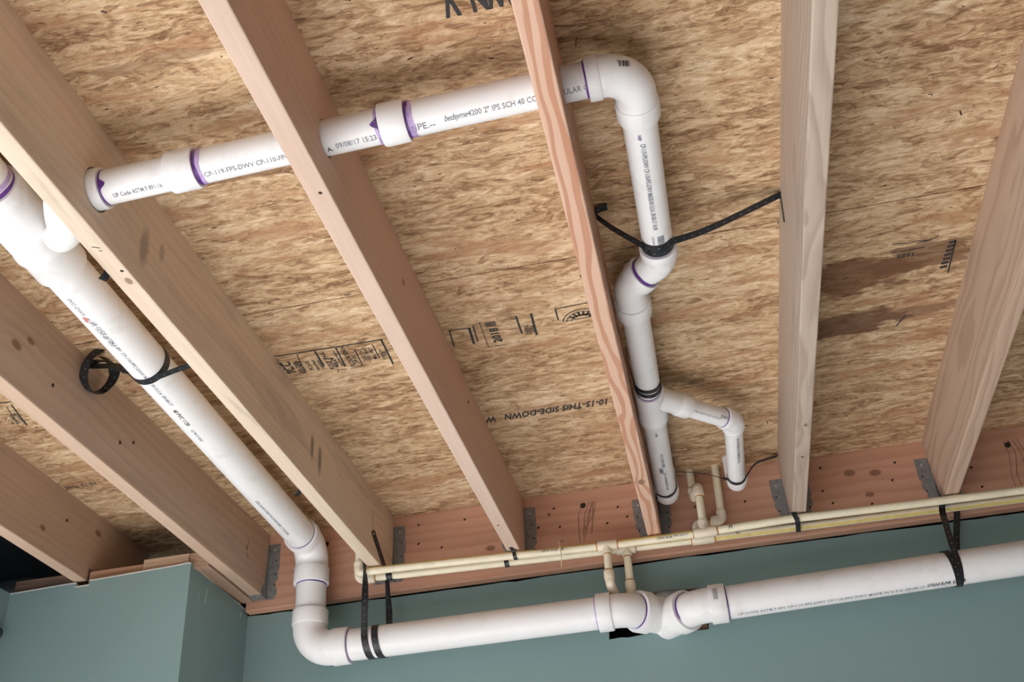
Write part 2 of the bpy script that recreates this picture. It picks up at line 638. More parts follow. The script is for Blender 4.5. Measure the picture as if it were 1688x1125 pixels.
def ribbon(bm, pts, wdirs, w, t=0.0016, mat=0, dots=True):
    """Flat strap: pts is its centre line, wdirs the direction of its width at each point."""
    pts = [Vector(p) for p in pts]
    n = len(pts)
    rows = []
    for i in range(n):
        T = (pts[min(n - 1, i + 1)] - pts[max(0, i - 1)]).normalized()
        W = Vector(wdirs[i] if isinstance(wdirs, list) else wdirs)
        W = (W - T * W.dot(T))
        W = W.normalized() if W.length > 1e-6 else T.orthogonal().normalized()
        Nn = T.cross(W)
        rows.append((pts[i], W, Nn, T))
    prev = None
    for (p, W, Nn, T) in rows:
        r = [bm.verts.new(p + W * (a * w / 2) + Nn * (b * t / 2)) for a, b in ((-1, -1), (1, -1), (1, 1), (-1, 1))]
        if prev:
            for k in range(4):
                f = bm.faces.new((prev[k], prev[(k + 1) % 4], r[(k + 1) % 4], r[k]))
                f.material_index = mat
        else:
            bm.faces.new(r).material_index = mat
        prev = r
    bm.faces.new(prev).material_index = mat
    if dots:
        acc = 0.0
        for a, b in zip(rows, rows[1:]):
            L = (b[0] - a[0]).length
            while acc < L:
                f = acc / L
                p = a[0].lerp(b[0], f)
                W = a[1].lerp(b[1], f)
                Nn = a[2].lerp(b[2], f)
                for s in (-1, 1):
                    c = p + Nn * s * (t / 2 + 0.0003)
                    vs = [bm.verts.new(c + W * 0.0016 * math.cos(k * PI / 3) + a[3] * 0.0016 * math.sin(k * PI / 3)) for k in range(6)]
                    bm.faces.new(vs).material_index = 1
                acc += 0.019
            acc -= L


def smooth_path(ctrl, n=10):
    """Catmull-Rom through control points."""
    P = [Vector(p) for p in ctrl]
    P = [P[0] * 2 - P[1]] + P + [P[-1] * 2 - P[-2]]
    out = []
    for i in range(1, len(P) - 2):
        for k in range(n):
            t = k / n
            a, b, c, d = P[i - 1], P[i], P[i + 1], P[i + 2]
            out.append(0.5 * ((2 * b) + (c - a) * t + (2 * a - 5 * b + 4 * c - d) * t * t + (3 * b - a - 3 * c + d) * t ** 3))
    out.append(P[-2])
    return out


def disc_bm(bm, c, nrm, r, seg=10, sx=1.0, mat=0, h=0.0008):
    """Small raised head lying on a surface."""
    nrm = Vector(nrm).normalized()
    u = nrm.orthogonal().normalized()
    v = nrm.cross(u)
    c = Vector(c)
    lo = [bm.verts.new(c + (u * math.cos(2 * PI * k / seg) * sx + v * math.sin(2 * PI * k / seg)) * r) for k in range(seg)]
    hi = [bm.verts.new(c + nrm * h + (u * math.cos(2 * PI * k / seg) * sx + v * math.sin(2 * PI * k / seg)) * r * 0.8) for k in range(seg)]
    for k in range(seg):
        bm.faces.new((lo[k], lo[(k + 1) % seg], hi[(k + 1) % seg], hi[k])).material_index = mat
    bm.faces.new(hi).material_index = mat


def dot(name, parent, c, nrm, r, mat, sx=1.0, h=0.0008):
    bm = bmesh.new()
    disc_bm(bm, c, nrm, r, 12, sx, 0, h)
    return mesh_obj(name, bm, mat, parent)


def stroke(bm, pts, wd, nrm, mat=0, lift=0.0006):
    """A thin printed or pencilled stroke on a flat surface."""
    nrm = Vector(nrm)
    pts = [Vector(p) for p in pts]
    prev = None
    for i, p in enumerate(pts):
        T = (pts[min(len(pts) - 1, i + 1)] - pts[max(0, i - 1)]).normalized()
        S = T.cross(nrm).normalized() * wd / 2
        a, b = bm.verts.new(p + S + nrm * lift), bm.verts.new(p - S + nrm * lift)
        if prev:
            bm.faces.new((prev[0], prev[1], b, a)).material_index = mat
        prev = (a, b)


# ------------------------------------------------------------------ the room
Z = 2.9                      # underside of the subfloor
JD, JT = 0.207, 0.038        # joist depth and thickness
ZB = Z - JD
JX = [-1.2220, -0.8125, -0.4078, 0.0, 0.4019, 0.8069, 1.2188]
YF = -0.33                   # front of the boxed-out corner
YW = 0.033                   # painted wall behind the ledger

bm = bmesh.new()
bm_box(bm, -4.2, 4.6, -6.2, 0.3, -0.12, 0.0)
structure(mesh_obj('floor', bm, M_CONCRETE))
bm = bmesh.new()
bm_box(bm, -4.2, 4.6, -6.2, -6.0, 0, 3.1)
structure(mesh_obj('wall_front', bm, M_OUTWALL))
bm = bmesh.new()
bm_box(bm, 4.4, 4.6, -6.0, 0.3, 0, 3.1)
structure(mesh_obj('wall_right', bm, M_OUTWALL))
bm = bmesh.new()
for (y0, y1, z0, z1) in ((-6.0, -4.0, 0, 3.1), (-0.6, 0.3, 0, 3.1), (-4.0, -0.6, 2.3, 3.1)):
    bm_box(bm, -4.2, -4.0, y0, y1, z0, z1)
structure(mesh_obj('wall_left', bm, M_OUTWALL))


def sheet_with_hole(bm, outer, hole, y0, y1):
    """Vertical board in an x-z outline with one ragged opening, thickness y0..y1."""
    L = []
    for y in (y0, y1):
        lo = [bm.verts.new((x, y, z)) for x, z in outer]
        li = [bm.verts.new((x, y, z)) for x, z in hole]
        es = []
        for lp in (lo, li):
            for k in range(len(lp)):
                es.append(bm.edges.new((lp[k], lp[(k + 1) % len(lp)])))
        bmesh.ops.triangle_fill(bm, use_beauty=True, use_dissolve=False, edges=es)
        L.append((lo, li))
    for j in range(2):
        a, b = L[0][j], L[1][j]
        for k in range(len(a)):
            f = bm.faces.new((a[k], a[(k + 1) % len(a)], b[(k + 1) % len(b)], b[k]))
            f.material_index = 1 if j == 1 else 0


hole = [(0.230, 2.449), (0.262, 2.451), (0.285, 2.448), (0.345, 2.452), (0.380, 2.450), (0.420, 2.447), (0.455, 2.444), (0.510, 2.443),
        (0.512, 2.470), (0.508, 2.500), (0.511, 2.566), (0.46, 2.568), (0.40, 2.572), (0.33, 2.562), (0.26, 2.558), (0.233, 2.553), (0.235, 2.51)]
outer = [(-0.872, 0), (4.4, 0)]
rr = random.Random(3)
topx = 4.4
while topx > -0.872:
    outer.append((topx, 2.6580 + rr.uniform(-0.0035, 0.0020)))
    topx -= rr.uniform(0.03, 0.11)
outer.append((-0.872, 2.658))
bm = bmesh.new()
sheet_with_hole(bm, outer, hole, YW, YW + 0.0125)
structure(mesh_obj('wall_back', bm, [M_TEAL, M_PAPER]))

# the cavity seen through the opening: studs and a back painted black as shade
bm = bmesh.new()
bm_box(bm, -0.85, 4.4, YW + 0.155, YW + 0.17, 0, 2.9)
bm_box(bm, -2.6, -0.85, YW + 0.155, YW + 0.17, 0, 2.9)  # added behind the boxed-out corner to seal off outside light
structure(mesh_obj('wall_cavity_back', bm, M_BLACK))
CAV = wood('cavity_lumber', (0.34, 0.20, 0.14), (0.20, 0.10, 0.07), 50, 0.03, 0.4, 'x', (0.05, 0.2), 5.0)
o = structure(box_obj('trim_2', 0.30, 0.62, YW + 0.06, YW + 0.15, 2.535, 2.60, CAV))
o = structure(box_obj('trim_3', 0.470, 0.508, YW + 0.0135, YW + 0.10, 2.30, 2.5345, CAV))

# boxed-out corner on the left: front face, return face, ragged white top edge
bm = bmesh.new()
pts = [(-1.432, 2.683), (-1.36, 2.685), (-1.27, 2.688), (-1.228, 2.688), (-1.228, 2.676), (-1.186, 2.677), (-1.186, 2.690), (-1.10, 2.692),
       (-1.0, 2.695), (-0.93, 2.698), (-0.893, 2.700), (-0.880, 2.699)]
f = [bm.verts.new((x, YF, z)) for x, z in pts]
b = [bm.verts.new((x, YF + 0.0125, z - 0.001)) for x, z in pts]
base0, base1 = bm.verts.new((-1.432, YF, 0)), bm.verts.new((-0.880, YF, 0))
bm.faces.new([base0, base1] + f[::-1])
for k in range(len(f) - 1):
    bm.faces.new((f[k], f[k + 1], b[k + 1], b[k])).material_index = 1
# return face running back to the main wall
q = [(-0.880, YF, 2.699), (-0.878, YF + 0.03, 2.695), (-0.876, YF + 0.09, 2.689), (-0.874, YF + 0.18, 2.686), (-0.871, YF + 0.28, 2.684),
     (-0.868, -0.030, 2.681), (-0.866, -0.012, 2.676), (-0.865, YW, 2.676)]
qv = [bm.verts.new(p) for p in q]
qi = [bm.verts.new((p[0] - 0.0125, p[1], p[2])) for p in q]
b0, b1 = bm.verts.new((-0.880, YF, 0)), bm.verts.new((-0.865, YW, 0))
bm.faces.new([b0, b1] + qv[::-1])
for k in range(len(qv) - 1):
    bm.faces.new((qv[k], qv[k + 1], qi[k + 1], qi[k])).material_index = 1
rr = random.Random(9)
stroke(bm, [(x, YF, z - 0.0022 + rr.uniform(-0.0006, 0.0006)) for x, z in pts[:4]], 0.0036, (0, -1, 0), 1)
stroke(bm, [(x, YF, z - 0.0022) for x, z in pts[4:6]], 0.0036, (0, -1, 0), 1)
stroke(bm, [(x, YF, z - 0.0022 + rr.uniform(-0.0006, 0.0006)) for x, z in pts[6:]], 0.0036, (0, -1, 0), 1)
stroke(bm, [(p[0], p[1], p[2] - 0.0022) for p in q], 0.0030, (1, 0, 0), 1, 0.0010)
structure(mesh_obj('wall_left_return', bm, [M_TEAL, M_PAPER]))
# the next face turning towards the camera at the far left
bm = bmesh.new()
v = [bm.verts.new(p) for p in ((-1.432, YF, 0), (-1.432, YF, 2.683), (-1.450, YF - 0.20, 2.690), (-1.458, YF - 0.46, 2.70), (-1.458, YF - 0.46, 0))]
bm.faces.new(v)
v2 = [bm.verts.new((p.co.x - 0.0125, p.co.y, p.co.z)) for p in v]
for k in (1, 2):
    bm.faces.new((v[k], v[k + 1], v2[k + 1], v2[k])).material_index = 1
bm_box(bm, -4.0, -1.459, YF - 0.46, YF - 0.44, 0, 2.70)
structure(mesh_obj('wall_left_side', bm, [M_TEAL, M_PAPER]))
# scuffs on the return face
bm = bmesh.new()
stroke(bm, [(-0.8765, -0.225, 2.655), (-0.8766, -0.228, 2.635), (-0.8767, -0.232, 2.612)], 0.008, (1, 0.04, 0), lift=0.0012)
stroke(bm, [(-0.878, -0.272, 2.627), (-0.878, -0.264, 2.61), (-0.878, -0.258, 2.588)], 0.004, (1, 0.04, 0), lift=0.0012)
stroke(bm, [(-0.866, -0.016, 2.655), (-0.866, -0.020, 2.640)], 0.008, (1, 0.04, 0), lift=0.0012)
o = mesh_obj('trim_1', bm, M_SCUFF)
structure(o)

# ------------------------------------------------------------------ subfloor (the ceiling)
ceil = bpy.data.objects.new('ceiling', None)
COL.objects.link(ceil)
structure(ceil)
panels = []
for i, (y0, y1) in enumerate(((-1.1435, 0.075), (-2.364, -1.1465), (-3.586, -2.367), (-4.81, -3.589), (-6.2, -4.813))):
    bm = bmesh.new()
    bm_box(bm, -1.25, 4.4, y0, y1, Z, Z + 0.018, 0.0)
    panels.append(mesh_obj('subfloor_panel', bm, M_OSB, ceil))
bm = bmesh.new()
bm_box(bm, -4.2, 4.6, -6.2, 0.3, Z + 0.019, Z + 0.05)
mesh_obj('seam_light_block', bm, M_BLACK, ceil)  # unseen black slab, added to keep world light out of the panel seams
bm = bmesh.new()
bm_box(bm, -4.2, -2.6, -6.2, 0.3, Z, Z + 0.018)
mesh_obj('subfloor_panel', bm, M_OSB, ceil)

# ------------------------------------------------------------------ printing on the subfloor
DOWN = Vector((0, 0, -1))


def flat_text(bm, body, x, y, size, xdir, shear=0.0, space=1.0, sx=1.0, bold=0.020):
    """xdir in ('right','left','up'): the way the line runs as seen from below (image up is -y)."""
    vs, fs = text_mesh(body, size, shear, space, sx, bold)
    X, U = {'right': ((1, 0), (0, -1)), 'left': ((-1, 0), (0, 1)), 'up': ((0, -1), (-1, 0)), 'down': ((0, 1), (1, 0))}[xdir]
    bv = [bm.verts.new((x + X[0] * a + U[0] * b, y + X[1] * a + U[1] * b, Z - 0.0007)) for a, b in vs]
    for f in fs:
        try:
            bm.faces.new([bv[i] for i in f])
        except ValueError:
            pass


def fl(bm, x0, y0, x1, y1, wd):
    stroke(bm, [(x0, y0, Z), (x1, y1, Z)], wd, DOWN)


def stamp(bm, name='printed_stamp', parent=None):
    return mesh_obj(name, bm, M_INK, parent or panels[0])


# grade block between the second and third joists in view
bm = bmesh.new()
fl(bm, -0.387, -0.968, -0.124, -0.963, 0.004)
fl(bm, -0.126, -0.966, -0.1305, -0.853, 0.0048)
for x0, x1, y0, y1, wd in ((-0.333, -0.343, -0.962, -0.880, 0.002), (-0.2885, -0.291, -0.962, -0.893, 0.005), (-0.2375, -0.2425, -0.962, -0.878, 0.004),
                           (-0.198, -0.202, -0.942, -0.871, 0.003), (-0.152, -0.154, -0.951, -0.887, 0.0028), (-0.388, -0.3795, -0.945, -0.885, 0.003)):
    fl(bm, x0, y0, x1, y1, wd)
fl(bm, -0.265, -0.868, -0.243, -0.866, 0.002)
fl(bm, -0.233, -0.868, -0.203, -0.868, 0.002)
cols = [(-0.362, 'ICC', 0.034, 0.888), (-0.345, 'ESR 2586', 0.015, 0.880), (-0.338, 'HUD UM 40', 0.011, 0.880), (-0.318, 'PS 2-10', 0.014, 0.886),
        (-0.304, 'SHEATHING', 0.010, 0.880), (-0.293, 'EXPOSURE 1', 0.009, 0.884), (-0.270, 'ROOF SPAN', 0.0155, 0.875), (-0.2555, '48/24', 0.021, 0.880),
        (-0.2445, 'SIZED FOR SPACING', 0.0085, 0.880), (-0.218, 'FLOOR SPAN', 0.0165, 0.872), (-0.2055, '24 oc', 0.018, 0.882), (-0.1830, '23/32 CAT', 0.013, 0.886),
        (-0.1705, 'THIS WAY', 0.014, 0.885), (-0.1585, 'MILL 0427', 0.013, 0.887), (-0.139, 'STRENGTH', 0.010, 0.880), (-0.1325, 'AXIS', 0.010, 0.895)]
for x, t, s, y in cols:
    flat_text(bm, t, x, -y, s, 'up', 0, 1.0, 0.92)
stamp(bm)
# date block and emblem in the next bay
bm = bmesh.new()
fl(bm, 0.033, -0.955, 0.0845, -0.950, 0.004)
fl(bm, 0.035, -0.955, 0.0285, -0.886, 0.0035)
fl(bm, 0.081, -0.951, 0.0765, -0.882, 0.006)
fl(bm, 0.0915, -0.958, 0.0875, -0.890, 0.0035)
fl(bm, 0.1085, -0.966, 0.1065, -0.858, 0.002)
fl(bm, 0.110, -0.859, 0.150, -0.857, 0.0022)
flat_text(bm, '2018', 0.143, -0.873, 0.028, 'up', 0, 1.05, 1.05, 0.035)
for k in range(9):
    fl(bm, 0.121 + 0.0028 * k, -0.962, 0.1205 + 0.0028 * k, -0.942, 0.0018)
flat_text(bm, 'DEJN', 0.216, -0.884, 0.019, 'up', 0, 1.0, 0.9)
flat_text(bm, 'GRADE', 0.225, -0.890, 0.010, 'up', 0, 1.0, 0.9)
fl(bm, 0.1945, -0.968, 0.194, -0.892, 0.0048)
fl(bm, 0.2295, -0.967, 0.2265, -0.876, 0.0055)
fl(bm, 0.285, -0.969, 0.376, -0.972, 0.003)
fl(bm, 0.286, -0.968, 0.2855, -0.922, 0.0038)
cx, cy = 0.3405, -0.905
for R, wd in ((0.046, 0.0028), (0.037, 0.002), (0.026, 0.0018)):
    stroke(bm, [(cx + R * math.cos(a), cy - R * math.sin(a), Z) for a in [0.15 + (PI - 0.3) * k / 24 for k in range(25)]], wd, DOWN)
for a in (0.7, 1.05, 1.4, 1.75, 2.1, 2.45):
    fl(bm, cx + 0.020 * math.cos(a), cy - 0.020 * math.sin(a), cx + 0.037 * math.cos(a), cy - 0.037 * math.sin(a), 0.005)
fl(bm, 0.300, -0.913, 0.380, -0.915, 0.003)
fl(bm, 0.306, -0.925, 0.375, -0.927, 0.003)
stamp(bm)
# upside-down notices
bm = bmesh.new()
flat_text(bm, '10-15-THIS SIDE-DOWN   W', 0.353, -0.5290, 0.040, 'left', 0.35, 1.06, 0.62, 0.036)
stamp(bm)
bm = bmesh.new()
flat_text(bm, 'THIS SIDE  DOWN  V', 0.598, -1.874, 0.070, 'left', 0.0, 1.0, 0.52, 0.045)
stamp(bm, parent=panels[1])
bm = bmesh.new()
flat_text(bm, '10-15 THIS', -1.100, -0.512, 0.026, 'left', 0.2, 1.0, 0.80)
fl(bm, -1.02, -0.968, -1.10, -0.966, 0.003)
fl(bm, -1.074, -0.952, -1.0965, -0.849, 0.004)
fl(bm, -1.089, -0.950, -1.115, -0.860, 0.002)
for k, t in enumerate(('SPAN 24', 'RATED', 'PS 2')):
    flat_text(bm, t, -1.088 - 0.014 * k, -0.866, 0.013, 'up')
stamp(bm)
# marks in the stained bay on the right
bm = bmesh.new()
stroke(bm, [(1.028, -0.997, Z), (1.06, -0.992, Z), (1.085, -0.993, Z), (1.111, -0.988, Z)], 0.003, DOWN)
stroke(bm, [(1.080, -0.985, Z), (1.10, -0.987, Z), (1.115, -0.993, Z), (1.126, -1.000, Z)], 0.003, DOWN)
fl(bm, 1.030, -0.965, 1.100, -0.967, 0.003)
flat_text(bm, '5891', 1.042, -0.940, 0.020, 'right')
for k in range(7):
    stroke(bm, [(1.150 - 0.0013 * k, -0.968 + 0.015 * k, Z), (1.166 - 0.0013 * k, -0.970 + 0.015 * k, Z)], 0.009, DOWN)
fl(bm, 1.164, -0.970, 1.1635, -0.852, 0.0035)
stroke(bm, [(1.085, -0.700, Z), (1.068, -0.660, Z)], 0.004, DOWN)
stamp(bm)
# stray bark flecks lying in the surface
bm = bmesh.new()
rr = random.Random(11)
for _ in range(150):
    x, y = rr.uniform(-1.15, 1.5), rr.uniform(-2.3, -0.05)
    a = rr.choice((rr.gauss(0.1, 0.25), rr.uniform(-1.5, 1.5)))
    L = rr.uniform(0.005, 0.022)
    dx, dy = math.cos(a) * L, math.sin(a) * L
    mx = rr.uniform(-0.002, 0.002)
    stroke(bm, [(x, y, Z), (x + dx * 0.5 + mx, y + dy * 0.5 - mx, Z), (x + dx, y + dy, Z)], rr.uniform(0.0014, 0.0032), DOWN, lift=0.0004)
mesh_obj('bark_fleck', bm, M_HOLE, panels[0])['kind'] = 'stuff'

# ------------------------------------------------------------------ joists
def branch_z(x):
    return 2.787 + 0.037 * x


YB = -1.725      # the branch drain crosses the joists here
PALE = ((0.720, 0.585, 0.455), (0.430, 0.290, 0.195))
ROSE = ((0.655, 0.490, 0.395), (0.430, 0.265, 0.185))
RED = ((0.660, 0.430, 0.315), (0.500, 0.240, 0.145))
TAN = ((0.540, 0.385, 0.285), (0.320, 0.190, 0.120))
GREYW = ((0.530, 0.420, 0.340), (0.350, 0.250, 0.190))
RS = JT / 2          # local x of the right side
JOISTS = [
    dict(col=TAN, seed=1.3, freq=40, warp=0.04, contrast=0.12, knots=((RS, -0.56, -0.04, 0.010), (RS, -0.30, 0.05, 0.012)), grey=0.15,
         label='leftmost pale joist notched over the boxed-out teal corner', hole=None),
    dict(col=TAN, seed=4.1, freq=36, warp=0.05, contrast=0.18, knots=((RS, -1.33, -0.012, 0.013), (RS, -1.29, 0.022, 0.010)), grey=0.2,
         label='knotty brown joist with a coil of black strap nailed on it', hole=None),
    dict(col=PALE, seed=7.7, freq=42, warp=0.05, contrast=0.13, knots=((0.006, -1.57, -JD / 2, 0.008),), grey=0.35,
         label='pale joist drilled where the white branch drain reaches the left main', hole=0.0395,
         stains=((RS, -0.70, 0.0, 0.1, 0.014, 0.045, 0.7), (RS, -0.645, -0.01, 0.1, 0.016, 0.05, 0.7), (RS, -1.56, -0.02, 0.1, 0.02, 0.05, 0.5), (RS, -1.50, 0.01, 0.1, 0.012, 0.025, 0.4))),
    dict(col=ROSE, seed=9.2, freq=40, warp=0.04, contrast=0.12, knots=((RS, -1.274, 0.017, 0.008), (RS, -0.71, 0.05, 0.005)), grey=0.1,
         label='pinkish joist with the white pipe bored through it, left of the coupling', hole=0.0325),
    dict(col=RED, sharp=True, seed=3.4, freq=62, warp=0.055, contrast=0.85, knots=((0.0, -0.44, -JD / 2, 0.012),), grey=0.0, wave=1.5, center=(-0.085, -0.17),
         label='reddish joist with bold wavy grain, beside the long white drop pipe', hole=0.0325),
    dict(col=GREYW, seed=5.9, freq=60, warp=0.05, contrast=0.55, knots=((0.004, -0.62, -JD / 2, 0.006),), grey=0.35, wave=1.6, center=(-0.06, -0.19),
         label='greyish upright-looking joist at the right end of the long strap', hole=None),
    dict(col=((0.560, 0.400, 0.300), (0.360, 0.215, 0.145)), seed=8.8, freq=55, warp=0.055, contrast=0.45, knots=(), grey=0.05, wave=1.0, center=(-0.16, 0.03),
         label='rightmost joist, brown wide side with arched grain', hole=None),
]
for i, J in enumerate(JOISTS):
    y0, y1 = -5.6, -0.0005
    jm = wood('joist_lumber', J['col'][0], J['col'][1], J['freq'], J['warp'], J['contrast'], 'y', J.get('center', (0.03, 0.14)), J['seed'],
              J['knots'], J['grey'], 0.5, J.get('wave', 0.9), J.get('stains', ()), J.get('sharp', False))
    bm = bmesh.new()
    h = JD / 2
    # cross-section with eased edges, drawn out along y
    e = 0.003
    prof = [(-RS + e, -h), (RS - e, -h), (RS - 0.0008, -h + 0.0008), (RS, -h + e), (RS, h), (-RS, h), (-RS, -h + e), (-RS + 0.0008, -h + 0.0008)]
    ys = [y0, -3.0, -2.0, -1.0, y1]
    if i == 0:
        ys = [y0, -3.0, -2.0, -1.0, YF + 0.012, YF + 0.0121, y1]
    rings = []
    for yy in ys:
        lift = 0.040 if (i == 0 and yy > YF + 0.012) else 0.0
        rings.append([bm.verts.new((x, yy, z + (lift if z < 0 else 0))) for x, z in prof])
    for a, b in zip(rings, rings[1:]):
        for k in range(len(prof)):
            bm.faces.new((a[k], a[(k + 1) % len(prof)], b[(k + 1) % len(prof)], b[k]))
    bm.faces.new(rings[0])
    bm.faces.new(rings[-1])
    bmesh.ops.recalc_face_normals(bm, faces=bm.faces[:])
    me = bpy.data.meshes.new('floor_joist')
    bm.to_mesh(me)
    bm.free()
    o = bpy.data.objects.new('floor_joist', me)
    COL.objects.link(o)
    o.location = (JX[i], 0, Z - h - 0.0003)
    if J['hole']:
        cb = bmesh.new()
        zz = branch_z(JX[i]) - (Z - h)
        sweep(cb, [(-0.06, YB, zz - 0.0022), (0.06, YB, zz + 0.0022)], [J['hole']] * 2, 48)
        bmesh.ops.recalc_face_normals(cb, faces=cb.faces[:])
        cm = bpy.data.meshes.new('cut')
        cb.to_mesh(cm)
        cb.free()
        co = bpy.data.objects.new('cut', cm)
        COL.objects.link(co)
        co.location = o.location
        md = o.modifiers.new('bore', 'BOOLEAN')
        md.object = co
        md.operation = 'DIFFERENCE'
        md.solver = 'EXACT'
        bpy.context.view_layer.update()
        new = bpy.data.meshes.new_from_object(o.evaluated_get(bpy.context.evaluated_depsgraph_get()))
        o.modifiers.clear()
        o.data = new
        bpy.data.objects.remove(co)
    o.data.materials.clear()
    o.data.materials.append(jm)
    tag(o, J['label'], 'floor joist', 'parallel floor joists')
    J['o'] = o

jb = JOISTS
for i, y, z in ((1, -1.19, 2.767), (1, -0.904, 2.7725), (1, -0.847, 2.801), (3, -0.712, 2.846), (0, -0.46, 2.82)):
    dot('nail', jb[i]['o'], (JX[i] + RS, y, z), (1, 0, 0), 0.0045, M_HOLE, 1.3)
for i, x, y in ((3, 0.004, -1.70), (3, -0.004, -0.30), (5, 0.0, -0.45), (4, 0.006, -0.19), (2, 0.009, -1.60)):
    dot('nail', jb[i]['o'], (JX[i] + x, y, ZB - 0.0003), (0, 0, -1), 0.003, M_HOLE if i != 4 else M_NAIL, 1.2)
# pencilled and stamped marks near the joist ends
bm = bmesh.new()
stroke(bm, [(JX[1] + RS, -0.165, 2.822), (JX[1] + RS, -0.150, 2.812)], 0.003, (1, 0, 0))
stroke(bm, [(JX[1] + RS, -0.160, 2.806), (JX[1] + RS, -0.165, 2.785)], 0.004, (1, 0, 0))
stroke(bm, [(JX[1] + RS, -0.165, 2.780), (JX[1] + RS, -0.150, 2.770)], 0.003, (1, 0, 0))
mesh_obj('grade_stamp', bm, M_INK, jb[1]['o'])
bm = bmesh.new()
stroke(bm, [(JX[2] + RS, -0.215, 2.833), (JX[2] + RS, -0.20, 2.827)], 0.003, (1, 0, 0))
stroke(bm, [(JX[2] + RS, -0.208, 2.822), (JX[2] + RS, -0.212, 2.795), (JX[2] + RS, -0.21, 2.775)], 0.0025, (1, 0, 0))
mesh_obj('grade_stamp', bm, M_PENCIL, jb[2]['o'])
bm = bmesh.new()
stroke(bm, [(JX[2] - 0.006, -1.675, ZB), (JX[2] + 0.006, -1.668, ZB)], 0.0018, (0, 0, -1))
stroke(bm, [(JX[2] + 0.000, -1.662, ZB), (JX[2] + 0.006, -1.660, ZB)], 0.0018, (0, 0, -1))
mesh_obj('pencil_mark', bm, M_INK, jb[2]['o'])

# ------------------------------------------------------------------ ledger board
LED = wood('ledger_lumber', (0.610, 0.350, 0.245), (0.420, 0.195, 0.120), 30, 0.045, 0.30, 'x', (0.05, 0.30), 2.2,
           ((-0.019, 0.42, 0.052, 0.013), (-0.019, 0.49, 0.042, 0.013), (-0.019, 0.46, -0.022, 0.010), (-0.019, -0.65, -0.025, 0.011), (-0.019, -0.60, 0.055, 0.008)),
           0.0, 0.45, 0.9)
LX0, LX1 = -0.858, 4.38
LZ0 = 2.662
bm = bmesh.new()
lc = ((LX0 + LX1) / 2 - 1.2, 0.019, (LZ0 + Z) / 2)
prof = []
hh = (Z - LZ0) / 2
for a in range(7):          # rounded bottom arris, front
    t = PI / 2 * a / 6
    prof.append((-0.019 + 0.006 - 0.006 * math.cos(t), -hh + 0.006 - 0.006 * math.sin(t)))
prof += [(0.0135, -hh), (0.0135, hh), (-0.019, hh)]
ra = [bm.verts.new((LX0 - lc[0], y, z)) for y, z in prof]
rb = [bm.verts.new((LX1 - lc[0], y, z)) for y, z in prof]
for k in range(len(prof)):
    bm.faces.new((ra[k], ra[(k + 1) % len(prof)], rb[(k + 1) % len(prof)], rb[k]))
bm.faces.new(ra)
bm.faces.new(rb)
ledger = mesh_obj('ledger_board', bm, LED)
ledger.location = lc
tag(ledger, 'long reddish ledger board carrying the joist ends above the teal wall', 'ledger board')
nails = [(0.0304, 2.8348), (0.1121, 2.8542), (0.0957, 2.8368), (0.2668, 2.7836), (0.3036, 2.8303), (0.1253, 2.7931), (-0.3103, 2.8641),
         (-0.3112, 2.8026), (-0.2394, 2.7804), (-0.1645, 2.8603), (-0.708, 2.7708), (-0.7039, 2.7312), (0.9038, 2.8618),
         (0.8949, 2.7893), (1.112, 2.8455), (1.0918, 2.7927), (0.9149, 2.7481), (1.3109, 2.7975), (1.3224, 2.7352),
         (0.6729, 2.7912), (0.5289, 2.7961), (0.328, 2.7957), (0.06, 2.80), (1.02, 2.73)]
for x, z in nails:
    dot('nail', ledger, (x, -0.0002, z), (0, -1, 0), 0.0032, M_HOLE, 1.4)
for x, z in ((0.2007, 2.8505), (-0.6068, 2.8436), (1.4261, 2.8499)):
    dot('bolt', ledger, (x, -0.0002, z), (0, -1, 0), 0.0085, M_HOLE, 1.1, 0.002)
bm = bmesh.new()
rr = random.Random(5)
for k in range(6):
    x = 0.200 + rr.uniform(-0.012, 0.03)
    stroke(bm, [(x + 0.012, -0.0006, 2.858), (x + rr.uniform(-0.01, 0.01), -0.0006, 2.82), (x - rr.uniform(0, 0.03), -0.0006, 2.78 - rr.uniform(0, 0.05))], 0.0013, (0, -1, 0))
mesh_obj('pencil_scribble', bm, M_PENCIL, ledger)
bm = bmesh.new()
for k in range(4):
    x = 1.418 + 0.012 * k
    stroke(bm, [(x, -0.0006, 2.865), (x + rr.uniform(-0.012, 0.012), -0.0006, 2.82), (x + rr.uniform(-0.012, 0.012), -0.0006, 2.76), (x + rr.uniform(-0.01, 0.01), -0.0006, 2.72)], 0.0013, (0, -1, 0))
mesh_obj('pencil_scribble', bm, M_PENCIL, ledger)

